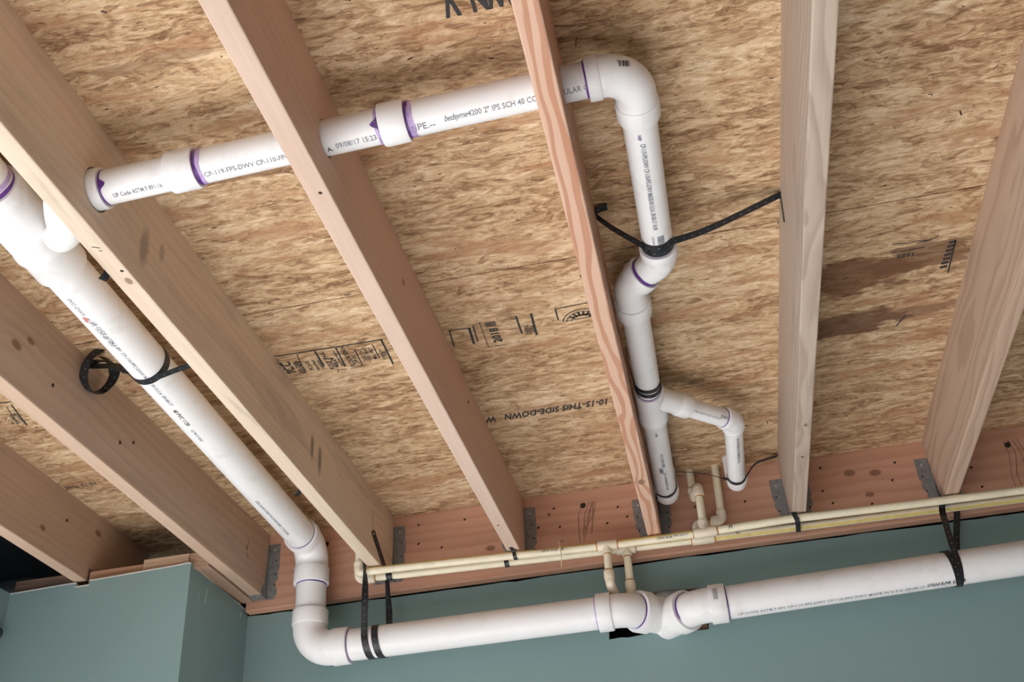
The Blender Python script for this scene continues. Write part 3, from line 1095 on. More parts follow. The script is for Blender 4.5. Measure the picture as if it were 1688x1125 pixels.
# ------------------------------------------------------------------ joist hangers
hanger_labels = {1: 'steel joist hanger at the end of the knotty brown joist, next to the elbow',
                 2: 'steel joist hanger behind the left end of the cream pipes',
                 3: 'steel joist hanger at the end of the pinkish bored joist',
                 4: 'steel hanger with both flanges showing, on the reddish wavy-grained joist',
                 5: 'steel joist hanger on the greyish joist, above the small pipe clip',
                 6: 'steel joist hanger on the rightmost joist, above the black sling'}
for i in range(1, 7):
    t = thing('joist_hanger', hanger_labels[i], 'joist hanger', (JX[i], 0, ZB), 'joist hangers along the ledger')
    ztop = 2.868 if i in (1, 2, 3) else 2.845
    th = 0.0014
    for s in (-1, 1):
        # ragged flange on the ledger face
        xs0, xs1 = RS + 0.0008, RS + 0.036
        out = [(xs0, 2.690), (xs1 - 0.012, 2.690), (xs1 - 0.004, 2.705), (xs1 - 0.004, 2.722), (xs1 - 0.010, 2.728), (xs1 - 0.010, 2.745),
               (xs1 - 0.002, 2.752), (xs1 - 0.002, 2.768), (xs1 - 0.006, 2.775), (xs1, 2.782), (xs1, ztop), (xs0, ztop)]
        bm = bmesh.new()
        a = [bm.verts.new((JX[i] + s * x, -th, z)) for x, z in out]
        b = [bm.verts.new((JX[i] + s * x, -0.0001, z)) for x, z in out]
        bm.faces.new(a)
        bm.faces.new(b)
        for k in range(len(out)):
            bm.faces.new((a[k], a[(k + 1) % len(a)], b[(k + 1) % len(b)], b[k]))
        fo = mesh_obj('flange', bm, M_GALV, t)
        dot('nail_head', fo, (JX[i] + s * (RS + 0.019), -th, ztop - 0.02), (0, -1, 0), 0.0034, M_NAIL)
        for dz in (0.055, 0.10, 0.135):
            dot('nail_hole', fo, (JX[i] + s * (RS + 0.025), -th, ztop - dz), (0, -1, 0), 0.0026, M_HOLE, h=0.0002)
        bm = bmesh.new()
        side = [(-0.0001, 2.6912), (-0.044, 2.6912), (-0.044, 2.712), (-0.022, 2.735), (-0.012, 2.80), (-0.010, ztop - 0.004), (-0.0001, ztop - 0.004)]
        x0 = JX[i] + s * (RS + 0.0003)
        a = [bm.verts.new((x0, y, z)) for y, z in side]
        b = [bm.verts.new((x0 + s * th, y, z)) for y, z in side]
        bm.faces.new(a)
        bm.faces.new(b)
        for k in range(len(side)):
            bm.faces.new((a[k], a[(k + 1) % len(a)], b[(k + 1) % len(b)], b[k]))
        mesh_obj('side_plate', bm, M_GALV, t)
    bm = bmesh.new()
    bm_box(bm, JX[i] - RS - 0.0018, JX[i] + RS + 0.0018, -0.044, -0.0001, ZB - 0.0020, ZB - 0.0006)
    mesh_obj('seat', bm, M_GALV, t)

# ------------------------------------------------------------------ boards above the boxed-out corner
PL = wood('plate_lumber', (0.480, 0.300, 0.200), (0.310, 0.165, 0.100), 70, 0.03, 0.5, 'x', (0.05, 0.2), 6.6)
PL2 = wood('plate_lumber_pale', (0.560, 0.400, 0.285), (0.380, 0.230, 0.145), 70, 0.03, 0.4, 'x', (0.05, 0.2), 3.1)
DK = wood('plate_lumber_dark', (0.230, 0.150, 0.110), (0.135, 0.080, 0.055), 60, 0.03, 0.5, 'x', (0.05, 0.2), 1.1)
o = box_obj('blocking_board', -1.430, JX[0] - RS - 0.004, YF + 0.014, YF + 0.10, 2.64, 2.722, DK)
tag(o, 'dark end-grained board above the teal corner, left of the leftmost joist', 'blocking board', 'boards along the top of the teal corner')
o = box_obj('blocking_board', JX[0] + RS + 0.004, -1.035, YF + 0.016, YF + 0.10, 2.64, 2.721, PL)
tag(o, 'short brown board above the teal corner, right beside the leftmost joist', 'blocking board', 'boards along the top of the teal corner')
o = box_obj('blocking_board', -1.033, -0.895, YF + 0.0135, YF + 0.10, 2.64, 2.733, PL2)
tag(o, 'pale board above the teal corner, ending at the dark slot', 'blocking board', 'boards along the top of the teal corner')
o = box_obj('blocking_board', -0.8925, -0.8335, YF + 0.0135, -0.0015, 2.688, 2.732, wood('plate_side', (0.400, 0.265, 0.190), (0.250, 0.145, 0.095), 70, 0.03, 0.5, 'y', (0.05, 0.2), 2.5))
tag(o, 'brown board wedged between the teal corner and the knotty joist, running back to the ledger', 'blocking board', 'boards along the top of the teal corner')

# black sheet standing in for the dark void overhead in the far left bay
bm = bmesh.new()
nx, ny = 26, 40
gv = [[bm.verts.new((-1.252 - 1.34 * a / nx, -5.0 + 5.0 * b / ny,
                     2.865 + 0.012 * math.sin(a * 0.9 + 0.5 * math.sin(b * 0.5)) + 0.008 * math.sin(b * 0.8 + a * 0.3))) for b in range(ny + 1)] for a in range(nx + 1)]
for a in range(nx):
    for b in range(ny):
        bm.faces.new((gv[a][b], gv[a + 1][b], gv[a + 1][b + 1], gv[a][b + 1]))
bm2 = bmesh.ops.solidify(bm, geom=bm.faces[:], thickness=0.002)
o = mesh_obj('void_sheet', bm, M_VOID, None, True)
tag(o, 'rippled black sheet standing in for the dark void left of the leftmost joist', 'dark void')

# ------------------------------------------------------------------ three inch main drain from the left bay down to the wall
R3, H3, B3 = 0.0445, 0.0525, 0.0475
main = thing('drain_pipe', 'thick white drain pipe down the left bay, turning along the teal wall into its opening', 'drain pipe', (-0.62, -0.07, 2.4925))


def LP(y):     # axis of the bay run
    t = (y + 1.63) / 1.43
    return Vector((-0.604 - 0.020 * t, y, 2.833 - 0.021 * t))


up_pipe = tube('pipe_length', main, [LP(-4.2), LP(-1.68)], R3)
primer(up_pipe, LP(-1.722), (0, -1, 0), R3, 0.003, 0.010, 2, M_PURPLE)
primer(up_pipe, LP(-1.733), (0, -1, 0), R3, 0.004, 0.012, 8, M_LILAC, name='primer_smear')
# wye with its stepped hubs
bm = bmesh.new()
pts, rad = [], []
for y, r in ((-1.722, 0.047), (-1.722, 0.0515), (-1.719, 0.0525), (-1.672, 0.0525), (-1.662, 0.0545), (-1.585, 0.0545), (-1.572, 0.053), (-1.566, 0.0565), (-1.556, 0.0565),
             (-1.548, 0.0525), (-1.492, 0.0525), (-1.4885, 0.0515), (-1.4885, 0.047)):
    pts.append(LP(y))
    rad.append(r)
sweep(bm, pts, rad, 52)
wye = mesh_obj('wye_fitting', bm, M_PVC, main, True)
bj = Vector((JX[2] - RS, YB, branch_z(JX[2])))
bm = bmesh.new()
sweep(bm, smooth_path([(-0.484, -1.668, 2.774), (-0.500, -1.636, 2.778), (-0.540, -1.596, 2.806)], 6), [0.0300] * 13, 40)
mesh_obj('wye_branch', bm, M_PVC, wye, True)
run = tube('pipe_length', main, [LP(-1.50), LP(-0.15)], R3)
pipe_text(run, 'PVC-DWV  3" IPS  SCH 40  NSF', LP(-1.44), (0, 1, -0.015), R3, PI + 0.22, 0.013, M_GREYINK, 0, 1.0, 1.0, -1)
pipe_text(run, 'UP CODE ASTM F 891 CP-110-FPC-DWV MADE IN U.S.A. 09-08-17', LP(-1.36), (0, 1, -0.015), R3, PI + 0.06, 0.0115, M_GREYINK, 0, 1.05, 1.0, -1)
pipe_text(run, '40 PVC 1120', LP(-0.995), (0, 1, -0.015), R3, PI + 0.06, 0.014, M_INK, 0, 1.0, 1.0, -1)
pipe_text(run, 'ASTM D 2665', LP(-0.90), (0, 1, -0.015), R3, PI + 0.06, 0.010, M_GREYINK, 0, 1.0, 1.0, -1)
pipe_text(run, 'CELLULAR CORE PVC DWV PIPE  3" SCH 40', LP(-0.50), (0, 1, -0.015), R3, PI + 0.10, 0.012, M_GREYINK, 0, 1.0, 1.0, -1)
bm = bmesh.new()
for k in range(3):
    d, u, v = basis((0, 1, -0.015))
    for (yy, tt) in ((-1.372 + 0.006 * k, PI + 0.16 + 0.05 * k),):
        c = LP(yy)
        n_ = u * math.cos(tt) + v * math.sin(tt)
        disc_bm(bm, c + n_ * (R3 + 0.0002), n_, 0.004 - 0.0007 * k, 9, 1.8, 0, 0.0004)
mesh_obj('red_smear', bm, M_REDMARK, run)
elb1 = fitting('elbow', main, LP(-0.172), (-0.6235, -0.072, 2.8115), (-0.6225, -0.072, 2.690), 0.030, 0.050, 0.062, 0.0490, H3)
primer(run, LP(-0.173), (0, -1, 0), R3, 0.0015, 0.004, 4)
stub = tube('pipe_length', main, [(-0.622, -0.072, 2.72), (-0.621, -0.072, 2.59)], R3)
primer(stub, (-0.622, -0.072, 2.689), (0, 0, -1), R3, 0.0015, 0.004, 5)
primer(stub, (-0.622, -0.072, 2.609), (0, 0, 1), R3, 0.001, 0.0025, 6, M_LILAC)
ZL = 2.4925
elb2 = fitting('elbow', main, (-0.621, -0.072, 2.608), (-0.621, -0.072, ZL), (-0.497, -0.072, ZL), 0.044, 0.050, 0.068, 0.0490, H3)
low = tube('pipe_length', main, [(-0.53, -0.072, ZL), (0.245, -0.072, ZL)], R3)
primer(low, (-0.496, -0.072, ZL), (1, 0, 0), R3, 0.001, 0.003, 7)
primer(low, (0.216, -0.072, ZL), (-1, 0, 0), R3, 0.001, 0.0025, 9, M_LILAC)
S2 = 0.70711
le = Vector((0.331, -0.006, ZL - 0.002))
elb3 = fitting('elbow', main, (0.217, -0.072, ZL), (0.2985, -0.072, ZL), (0.357, -0.0135, ZL), 0.040, 0.0, 0.034, 0.0465, H3, 0.0445, False)
# double fitting sitting in the opening of the wall
cx = 0.392
bm = bmesh.new()
for s in (-1, 1):
    zc = ZL if s < 0 else ZL - 0.0135
    dv = Vector((-s * S2, S2, 0))
    hub0 = Vector((cx - 0.070, -0.0485, zc)) if s < 0 else Vector((cx + 0.070, -0.0435, zc))
    sweep(bm, [hub0, hub0, hub0 + dv * 0.003, hub0 + dv * 0.035, hub0 + dv * 0.04, hub0 + dv * 0.10],
          [0.0460, 0.0565, 0.0575, 0.0575, 0.0515, 0.0515], 48)
vw = [Vector((cx, 0.098, 2.62)), Vector((cx, 0.098, 2.30))]
sweep(bm, vw, [0.049, 0.049], 40)
wf = mesh_obj('double_wye', bm, M_PVC, main, True)
primer(wf, Vector((cx - 0.0702, -0.0487, ZL)), (-S2, -S2, 0), 0.0466, 0.002, 0.0045, 10)

# ------------------------------------------------------------------ three inch drain on the right
ZR = 2.475
rd = thing('drain_pipe', 'thick white drain pipe along the teal wall, entering its opening from the right', 'drain pipe', (0.55, -0.072, ZR))


def RP(x):
    t = (x - 0.55) / 0.85
    return Vector((x, -0.072, ZR + 0.020 * t))


rp = tube('pipe_length', rd, [RP(0.53), RP(3.2)], R3)
primer(rp, RP(0.568), (1, 0, 0.02), R3, 0.001, 0.0035, 12)
fitting('elbow', rd, RP(0.567), (0.4905, -0.072, ZR + 0.001), (0.432, -0.0135, ZR + 0.004), 0.044, 0.0, 0.034, 0.0465, H3, 0.0445, False)
primer(rd, Vector((cx + 0.0702, -0.0437, ZL - 0.0135)), (S2, -S2, 0), 0.0468, 0.002, 0.0060, 13)
barcode(rd, (0.535, -0.072, ZR + 0.0005), (1, 0, 0), H3, PI / 2 - 0.25, 0.0125, 0.034, 4)
pipe_text(rp, 'UP CODE ASTM F 891 CP-119-FPS-DWV CP-110-FPC-DWV MADE IN U.S.A. 09-08-17 3" IPS SCH 40', RP(0.59), (1, 0, 0.02), R3, PI - 0.30, 0.012, M_GREYINK, 0, 1.12, 1.0, -1)
pipe_text(rp, 'CELLULAR CORE', RP(1.085), (1, 0, 0.02), R3, PI - 0.33, 0.013, M_INK, 0, 1.0, 1.0, -1)

# ------------------------------------------------------------------ two inch branch drain
R2, H2, B2 = 0.0300, 0.0362, 0.0335
br = thing('branch_drain', 'thinner white drain pipe bored through the joists, with elbow, offset and side branch', 'drain pipe', (0.533, YB, branch_z(0.533)))


def BP(x):
    return Vector((x, YB, branch_z(x)))


AX = (1, 0, 0.037)
bm = bmesh.new()
nb = smooth_path([BP(-0.440), (-0.456, YB + 0.008, 2.771), (-0.472, -1.692, 2.773), (-0.485, -1.666, 2.774)], 6)
sweep(bm, [BP(-0.372), BP(-0.372), BP(-0.375), BP(-0.402), BP(-0.402)] + nb,
      [0.0325, 0.0355, H2, H2, 0.0340] + [0.0335] + [0.0305] * (len(nb) - 1), 40)
mesh_obj('elbow', bm, M_PVC, br, True)
p1 = tube('pipe_length', br, [BP(-0.39), BP(-0.23)], R2)
primer(p1, BP(-0.3715), AX, R2, 0.0012, 0.003, 21, lump=((PI * 0.5 + 0.55, 0.35, 0.010),))
pipe_text(p1, 'UP Code ASTM F 891-16', BP(-0.352), AX, R2, PI - 0.08, 0.0120, M_GREYINK, 0, 1.0, 0.70, -1)
c1 = coupling('coupling', br, BP(-0.254), BP(-0.205), H2)
p2 = tube('pipe_length', br, [BP(-0.23), BP(0.135)], R2)
primer(p2, BP(-0.2052), AX, R2, 0.0015, 0.008, 22, M_PURPLE)
primer(p2, BP(-0.203), AX, R2, 0.004, 0.012, 23, M_LILAC, name='primer_smear')
pipe_text(p2, 'CP-119-FPS-DWV CP-110-FPC-DWV', BP(-0.190), AX, R2, PI - 0.10, 0.0125, M_GREYINK, 0, 1.0, 0.93, -1)
pipe_text(p2, 'A.', BP(0.0225), AX, R2, PI + 0.06, 0.0125, M_INK, 0, 1.0, 0.9, -1)
pipe_text(p2, '09/08/17 15:23', BP(0.038), AX, R2, PI - 0.05, 0.0135, M_GREYINK, 0, 1.0, 0.86, -1)
c2 = coupling('coupling', br, BP(0.116), BP(0.160), H2)
primer(p2, BP(0.1162), (-1, 0, -0.037), R2, 0.0015, 0.0075, 24, M_LILAC)
primer(p2, BP(0.1164), (-1, 0, -0.037), R2, 0.0008, 0.002, 25, M_PURPLE, lump=((PI * 1.5 - 0.65, 0.35, 0.012),))
p3 = tube('pipe_length', br, [BP(0.135), BP(0.475)], R2)
primer(p3, BP(0.1602), AX, R2, 0.002, 0.0115, 26, M_PURPLE, lump=((0.5, 0.7, 0.006),))
primer(p3, BP(0.164), AX, R2, 0.003, 0.012, 27, M_LILAC, name='primer_smear')
pipe_text(p3, 'PIPE.--', BP(0.164), AX, R2, PI - 0.05, 0.0165, M_GREYINK, 0, 1.0, 1.0, -1)
pipe_text(p3, 'bedsyme', BP(0.222), AX, R2, PI - 0.22, 0.0150, M_GREYINK, 0.35, 0.9, 0.80, -1)
pipe_text(p3, '4200 2" IPS SCH 40 COEX CELLULAR CORE PVC', BP(0.262), AX, R2, PI - 0.22, 0.0135, M_GREYINK, 0, 1.0, 0.86, -1)
YX, YZ = 0.533, branch_z(0.51)
fitting('elbow', br, BP(0.459), (YX, YB, YZ), (YX, -1.620, YZ), 0.021, 0.037, 0.053, 0.0345, 0.0372)
primer(p3, BP(0.4588), (-1, 0, -0.037), R2, 0.0012, 0.004, 28)
d_ = Vector((0.533 + 0.030 * 0.5, -1.69, YZ))
barcode(br, (0.492, YB + 0.003, YZ), (1, 0.30, 0), 0.0352, PI / 2 + 0.22, 0.030, 0.011, 6, (0, 0, 1), M_INK)
p4 = tube('pipe_length', br, [(YX, -1.64, YZ), (YX, -1.245, YZ + 0.001)], R2)
DX = (0, 1, 0)
pipe_text(p4, 'CP-119-FPS-DWV CP-110-FPC-DWV MADE IN U.S.A. 09-08-17 14:24', (YX, -1.583, YZ), DX, R2, PI + 0.18, 0.0125, M_GREYINK, 0, 1.0, 0.655, -1)
barcode(p4, (YX, -1.322, YZ + 0.001), DX, R2, PI - 0.22, 0.028, 0.0135, 9)
pipe_text(p4, '2 IN DWV', (YX, -1.325, YZ), DX, R2, PI + 0.34, 0.006, M_GREYINK, 0, 1.0, 1.0, -1)
pipe_text(p4, 'NSF', (YX, -1.605, YZ), DX, R2, PI + 0.25, 0.008, M_PURPLE, 0, 1.0, 1.0, -1)
# offset of two 45 degree elbows
OX, OZ = 0.464, YZ + 0.003
Y1, Y2 = -1.207, -1.138
mid = Vector(((YX + OX) / 2 + 0.001, (Y1 + Y2) / 2 - 0.002, YZ + 0.002))
e45 = fitting('elbow', br, (YX, -1.2585, YZ + 0.001), (YX, Y1, YZ + 0.001), mid, 0.030, 0.0, 0.018, 0.0335, 0.0375, 0.0315, False)
primer(e45, (YX, -1.2590, YZ + 0.001), (0, -1, 0), R2, 0.001, 0.0025, 31)
dv = Vector((OX - YX, Y2 - Y1, 0.002)).normalized()
primer(e45, mid, -dv, 0.0327, 0.0025, 0.0060, 32)
e46 = fitting('elbow', br, mid, (OX, Y2, OZ), (OX - 0.001, -1.037, OZ), 0.026, 0.044, 0.020, 0.0340, 0.0385)


def DP(y):
    t = (y + 1.04) / 0.9
    return Vector((OX - 0.0085 * t, y, OZ + 0.004 * t))


p5 = tube('pipe_length', br, [DP(-1.06), DP(-0.67)], R2)
primer(p5, DP(-1.0368), (0, 1, 0), R2, 0.0012, 0.003, 33, M_LILAC)
primer(p5, DP(-0.694), (0, -1, 0), R2, 0.0012, 0.0035, 34)
# wye with side branch
bm = bmesh.new()
pts, rad = [], []
for y, r in ((-0.694, 0.033), (-0.694, 0.0352), (-0.691, H2), (-0.655, H2), (-0.645, 0.0350), (-0.572, 0.0345), (-0.568, 0.0375), (-0.556, 0.0375), (-0.552, 0.036), (-0.548, 0.0352), (-0.548, 0.032)):
    pts.append(DP(y))
    rad.append(r)
sweep(bm, pts, rad, 44)
wy = mesh_obj('wye_fitting', bm, M_PVC, br, True)
c45 = DP(-0.668)
BX, BZ = 0.6560, c45.z + 0.000
bd = Vector((1, 1, 0)).normalized()


def SP(s):
    return c45 + bd * s


bm = bmesh.new()
sweep(bm, [SP(0.015), SP(0.088), SP(0.088), SP(0.0905), SP(0.1205), SP(0.123), SP(0.123)], [0.0285, 0.0275, 0.0295, 0.0305, 0.0305, 0.0295, 0.025], 40)
mesh_obj('wye_branch', bm, M_PVC, wy, True)
Lb = (BX - c45.x) / S2
R15, H15 = 0.0241, 0.0296
p6 = tube('pipe_length', br, [SP(0.10), SP(Lb - 0.03)], R15)
primer(p6, SP(0.1232), bd, R15, 0.0008, 0.0022, 35, M_LILAC)
pipe_text(p6, 'ASTM D 2665 PVC-1120 1 1/2" SCH 40', SP(0.125), bd, R15, PI - 0.62, 0.0068, M_GREYINK, 0, 1.0, 0.8, -1)
pipe_text(p6, 'DWV', SP(0.214), bd, R15, PI - 0.80, 0.012, M_INK, 0, 1.0, 0.85, -1)
cr = SP(Lb)
fitting('elbow', br, SP(Lb - 0.034), cr, (BX, cr.y + 0.036, BZ), 0.018, 0.014, 0.014, 0.0280, H15)
primer(p6, SP(Lb - 0.0343), -bd, R15, 0.001, 0.0025, 36)
p7 = tube('pipe_length', br, [(BX, cr.y + 0.02, BZ), (BX, -0.115, BZ)], R15)
pipe_text(p7, 'CP-119-FPS-DWV CP-110 MADE IN U.S.A.', (BX, -0.415, BZ), DX, R15, PI - 0.12, 0.0105, M_INK, 0, 1.0, 0.78, -1)
fitting('elbow', br, (BX, -0.135, BZ), (BX, -0.082, BZ), (BX, -0.082, Z - 0.002), 0.022, 0.01, 0.028, 0.0285, H15)
p8 = tube('pipe_length', br, [DP(-0.57), DP(-0.105)], R2)
pipe_text(p8, 'CORE', DP(-0.525), DX, R2, PI + 0.10, 0.008, M_INK, 0, 1.0, 1.0, -1)
pipe_text(p8, 'PVC-DWV PIPE', DP(-0.40), DX, R2, PI + 0.02, 0.012, M_GREYINK, 0, 1.0, 1.0, -1)
barcode(p8, DP(-0.315), DX, R2, PI + 0.12, 0.032, 0.010, 12)
pipe_text(p8, 'CP-119-FPS MADE IN USA', DP(-0.285), DX, R2, PI - 0.02, 0.010, M_GREYINK, 0, 1.0, 1.0, -1)
e9 = DP(-0.06)
fitting('elbow', br, DP(-0.125), e9, (e9.x, e9.y, Z - 0.002), 0.026, 0.01, 0.036, 0.0345, H2)

# ------------------------------------------------------------------ cream hot and cold supply lines
RC, HC = 0.0111, 0.0150
hot = thing('supply_pipe', 'upper cream supply line, hot marked H, with yellow stripe left of its tee', 'supply pipe', (0.27, -0.088, 2.681))
cold = thing('supply_pipe', 'lower cream supply line, cold marked C, nearest the ledger face', 'supply pipe', (0.31, -0.05, 2.679))
HX = [(-0.434, -0.139), (-0.366, -0.1385), (-0.15, -0.122), (0.0, -0.110), (0.12, -0.098), (0.238, -0.090), (0.294, -0.087), (0.42, -0.084), (0.512, -0.085),
      (0.575, -0.089), (0.72, -0.100), (0.9, -0.094), (1.10, -0.083), (1.404, -0.0755), (2.2, -0.07), (3.5, -0.07)]
CXY = [(-0.455, -0.092), (-0.353, -0.084), (-0.20, -0.073), (-0.015, -0.0635), (0.15, -0.053), (0.3415, -0.0445), (0.503, -0.0405), (0.567, -0.040), (0.718, -0.0335),
       (0.9, -0.028), (1.11, -0.0225), (1.416, -0.0145), (2.2, -0.014), (3.5, -0.014)]
ZC = 2.6782


def lin(tab, x):
    for (a, b), (c, d) in zip(tab, tab[1:]):
        if a <= x <= c:
            return b + (d - b) * (x - a) / (c - a)
    return tab[-1][1]


def HP(x):
    return Vector((x, lin(HX, x), ZC))


def CP(x):
    return Vector((x, lin(CXY, x), ZC))


def seg_pts(P, x0, x1, n=14):
    pts = [P(x0 + (x1 - x0) * k / n) for k in range(n + 1)]
    return pts


def supply(parent, P, x0, x1, s0, s1, striped=True):
    """A length of supply pipe with the printed stripe between angles s0 and s1 (0 = towards the camera, positive upwards)."""
    bm = bmesh.new()
    n, seg = 14, 36
    rows = []
    pts = seg_pts(P, x0, x1, n)
    for p in pts:
        rows.append([bm.verts.new(p + Vector((0, -math.cos(2 * PI * k / seg), math.sin(2 * PI * k / seg))) * RC) for k in range(seg)])
    for a, b in zip(rows, rows[1:]):
        for k in range(seg):
            f = bm.faces.new((a[k], a[(k + 1) % seg], b[(k + 1) % seg], b[k]))
            t = (2 * PI * (k + 0.5) / seg + PI) % (2 * PI) - PI
            f.material_index = 1 if striped and s0 <= t <= s1 else 0
    bm.faces.new(rows[0])
    bm.faces.new(rows[-1])
    return mesh_obj('pipe_length', bm, [M_CPVC, M_YELLOW], parent, True)


def glue(parent, at, axis, r=RC, wd=0.002):
    return primer(parent, at, axis, r, wd * 0.6, wd * 1.4, int(abs(at[0]) * 1000), M_GLUE, 'glue_ring')


def tee(parent, P, x0, x1, branch_dir, blen, bx=None):
    """Tee on a supply line with a side outlet."""
    bx = bx if bx is not None else (x0 + x1) / 2
    a, b = P(x0), P(x1)
    d = (b - a).normalized()
    bm = bmesh.new()
    sweep(bm, [a, a, a + d * 0.002, b - d * 0.002, b, b], [0.0125, 0.0142, HC, HC, 0.0142, 0.0125], 32)
    c = P(bx)
    bdv = Vector(branch_dir).normalized()
    e = c + bdv * blen
    sweep(bm, [c, e - bdv * 0.003, e, e], [HC * 0.95, HC * 0.95, HC * 0.9, 0.0118], 30)
    return mesh_obj('tee', bm, M_CPVCF, parent, True), e


# hot run
h1 = supply(hot, HP, -0.433, 0.250, 0.35, 1.45)
pipe_text(h1, 'CPVC 4120  3/4', HP(0.08), (1, 0.075, 0), RC, PI / 2 + 0.30, 0.0095, M_INK, 0, 1.0, 1.0, -1)
t1, te1 = tee(hot, HP, 0.239, 0.294, (0, -0.10, -1), 0.026, 0.2645)
h2 = supply(hot, HP, 0.285, 0.522, 0.10, 1.35)
pipe_text(h2, 'CPVC 4120', HP(0.408), (1, 0, 0), RC, PI / 2 + 0.55, 0.009, M_INK, 0, 1.0, 1.0, -1)
pipe_text(h2, 'No. use of', HP(0.456), (1, 0, 0), RC, PI / 2 + 0.35, 0.009, M_GREYINK, 0, 1.0, 1.0, -1)
t2, te2 = tee(hot, HP, 0.512, 0.576, (0, 0.10, 1), 0.024, 0.541)
h3 = supply(hot, HP, 0.566, 3.4, 0.0, 0.0, False)
pipe_text(h3, 'H', HP(0.608), (1, 0, 0), RC, PI / 2 + 0.50, 0.016, M_PENCIL, 0.2, 1.0, 1.0, -1)
for (P_, x, s, par) in ((HP, 0.2385, -1, h1), (HP, 0.2945, 1, h2), (HP, 0.5115, -1, h2), (HP, 0.5765, 1, h3)):
    glue(par, P_(x), (s, 0, 0))
# hot end: elbow up behind the joist, then a riser into the floor
he = HP(-0.433)
fitting('elbow', hot, he, (-0.4505, -0.139, ZC), (-0.4505, -0.139, ZC + 0.034), 0.008, 0.014, 0.010, 0.0135, HC, mat=M_CPVCF, seg=30)
tube('riser', hot, [(-0.4505, -0.139, ZC + 0.02), (-0.4505, -0.139, Z)], RC, M_CPVC, 28)
# hot drop to the wall opening
hd = tube('drop_pipe', hot, [te1 - Vector((0, 0, -0.008)), Vector((0.2625, te1.y, 2.592))], RC, M_CPVC, 28)
glue(hd, te1, (0, 0, -1))
fitting('elbow', hot, (0.2625, te1.y, 2.602), (0.2625, te1.y, 2.566), (0.282, 0.045, 2.497), 0.024, 0.0, 0.010, 0.0135, HC, 0.0135, False, mat=M_CPVCF, seg=30)
glue(hd, (0.2625, te1.y, 2.6022), (0, 0, 1))
# hot riser: up, back, and up again through the subfloor
rt = Vector((0.5445, te2.y, 2.806))
hr = tube('riser', hot, [te2 - Vector((0, 0, 0.01)), rt - Vector((0, 0, 0.006))], RC, M_CPVC, 28)
coupling('collar', hot, te2 + Vector((0, 0, 0.012)), te2 + Vector((0, 0, -0.004)), 0.0146, M_CPVCF, 0.001, 28)
fitting('elbow', hot, rt - Vector((0, 0, 0.016)), rt + Vector((0, 0, 0.016)), (0.537, -0.050, rt.z + 0.010), 0.018, 0.010, 0.011, 0.0140, HC, mat=M_CPVCF, seg=30)
glue(hr, rt - Vector((0, 0, 0.0165)), (0, 0, -1))
fitting('elbow', hot, (0.5365, -0.056, rt.z + 0.009), (0.5300, -0.028, rt.z + 0.004), (0.5290, -0.028, rt.z + 0.036), 0.008, 0.014, 0.010, 0.0140, HC, mat=M_CPVCF, seg=30)
tube('riser', hot, [(0.529, -0.028, rt.z + 0.02), (0.529, -0.030, Z)], RC, M_CPVC, 28)

# cold run
k1 = supply(cold, CP, -0.437, 0.296, 0.0, 0.0, False)
t3, te3 = tee(cold, CP, 0.286, 0.3415, (0, -0.12, -1), 0.024, 0.3165)
k2 = supply(cold, CP, 0.332, 0.512, -0.2, 1.2)
t4, te4 = tee(cold, CP, 0.504, 0.5665, (0, 0.25, 1), 0.022, 0.525)
k3 = supply(cold, CP, 0.557, 3.4, -1.20, -0.40)
pipe_text(k3, 'C', CP(0.626), (1, 0, 0), RC, PI / 2 + 0.20, 0.016, M_PENCIL, 0.2, 1.0, 1.2, -1)
for (x, s, par) in ((0.3420, 1, k2), (0.5035, -1, k2), (0.5670, 1, k3), (-0.418, 1, k1)):
    glue(par, CP(x), (s, 0, 0))
ce = CP(-0.420)
fitting('elbow', cold, ce, (-0.466, -0.092, ZC), (-0.468, -0.092, ZC + 0.052), 0.024, 0.028, 0.013, 0.0145, 0.0158, mat=M_CPVCF, seg=30)
glue(k1, (-0.468, -0.092, ZC + 0.0525), (0, 0, 1))
tube('riser', cold, [(-0.468, -0.092, ZC + 0.03), (-0.470, -0.092, Z)], RC, M_CPVC, 28)
cdp = tube('drop_pipe', cold, [te3 + Vector((0, 0, 0.008)), Vector((0.3145, te3.y, 2.570))], RC, M_CPVC, 28)
glue(cdp, te3, (0, 0, -1))
fitting('elbow', cold, (0.3145, te3.y, 2.580), (0.3145, te3.y, 2.548), (0.322, 0.045, 2.50), 0.024, 0.0, 0.008, 0.0135, HC, 0.0135, False, mat=M_CPVCF, seg=30)
glue(cdp, (0.3145, te3.y, 2.5803), (0, 0, 1))
# cold riser: up a little, sideways, then up through the subfloor
cz = 2.724
fitting('elbow', cold, te4 - Vector((0, 0, 0.004)), (0.523, te4.y, cz + 0.002), (0.557, te4.y, cz + 0.004), 0.014, 0.016, 0.010, 0.0140, HC, mat=M_CPVCF, seg=30)
cs = tube('pipe_length', cold, [(0.545, te4.y, cz + 0.003), (0.585, te4.y, cz + 0.005)], RC, M_CPVC, 28)
glue(cs, (0.5575, te4.y, cz + 0.004), (1, 0, 0), RC, 0.004)
fitting('elbow', cold, (0.567, te4.y, cz + 0.005), (0.598, te4.y, cz + 0.006), (0.598, te4.y, cz + 0.034), 0.018, 0.010, 0.011, 0.0140, HC, mat=M_CPVCF, seg=30)
tube('riser', cold, [(0.598, te4.y, cz + 0.02), (0.6045, te4.y, Z)], RC, M_CPVC, 28)

# ------------------------------------------------------------------ black hanger straps
SW = 0.0190


def strap(name, label, pieces, parts=None, cat='strap', group='black plastic hanger straps'):
    bm = bmesh.new()
    for (pts, wd, w) in pieces:
        ribbon(bm, pts, wd, w)
    o = mesh_obj(name, bm, [M_STRAP, M_DOT])
    tag(o, label, cat, group)
    return o


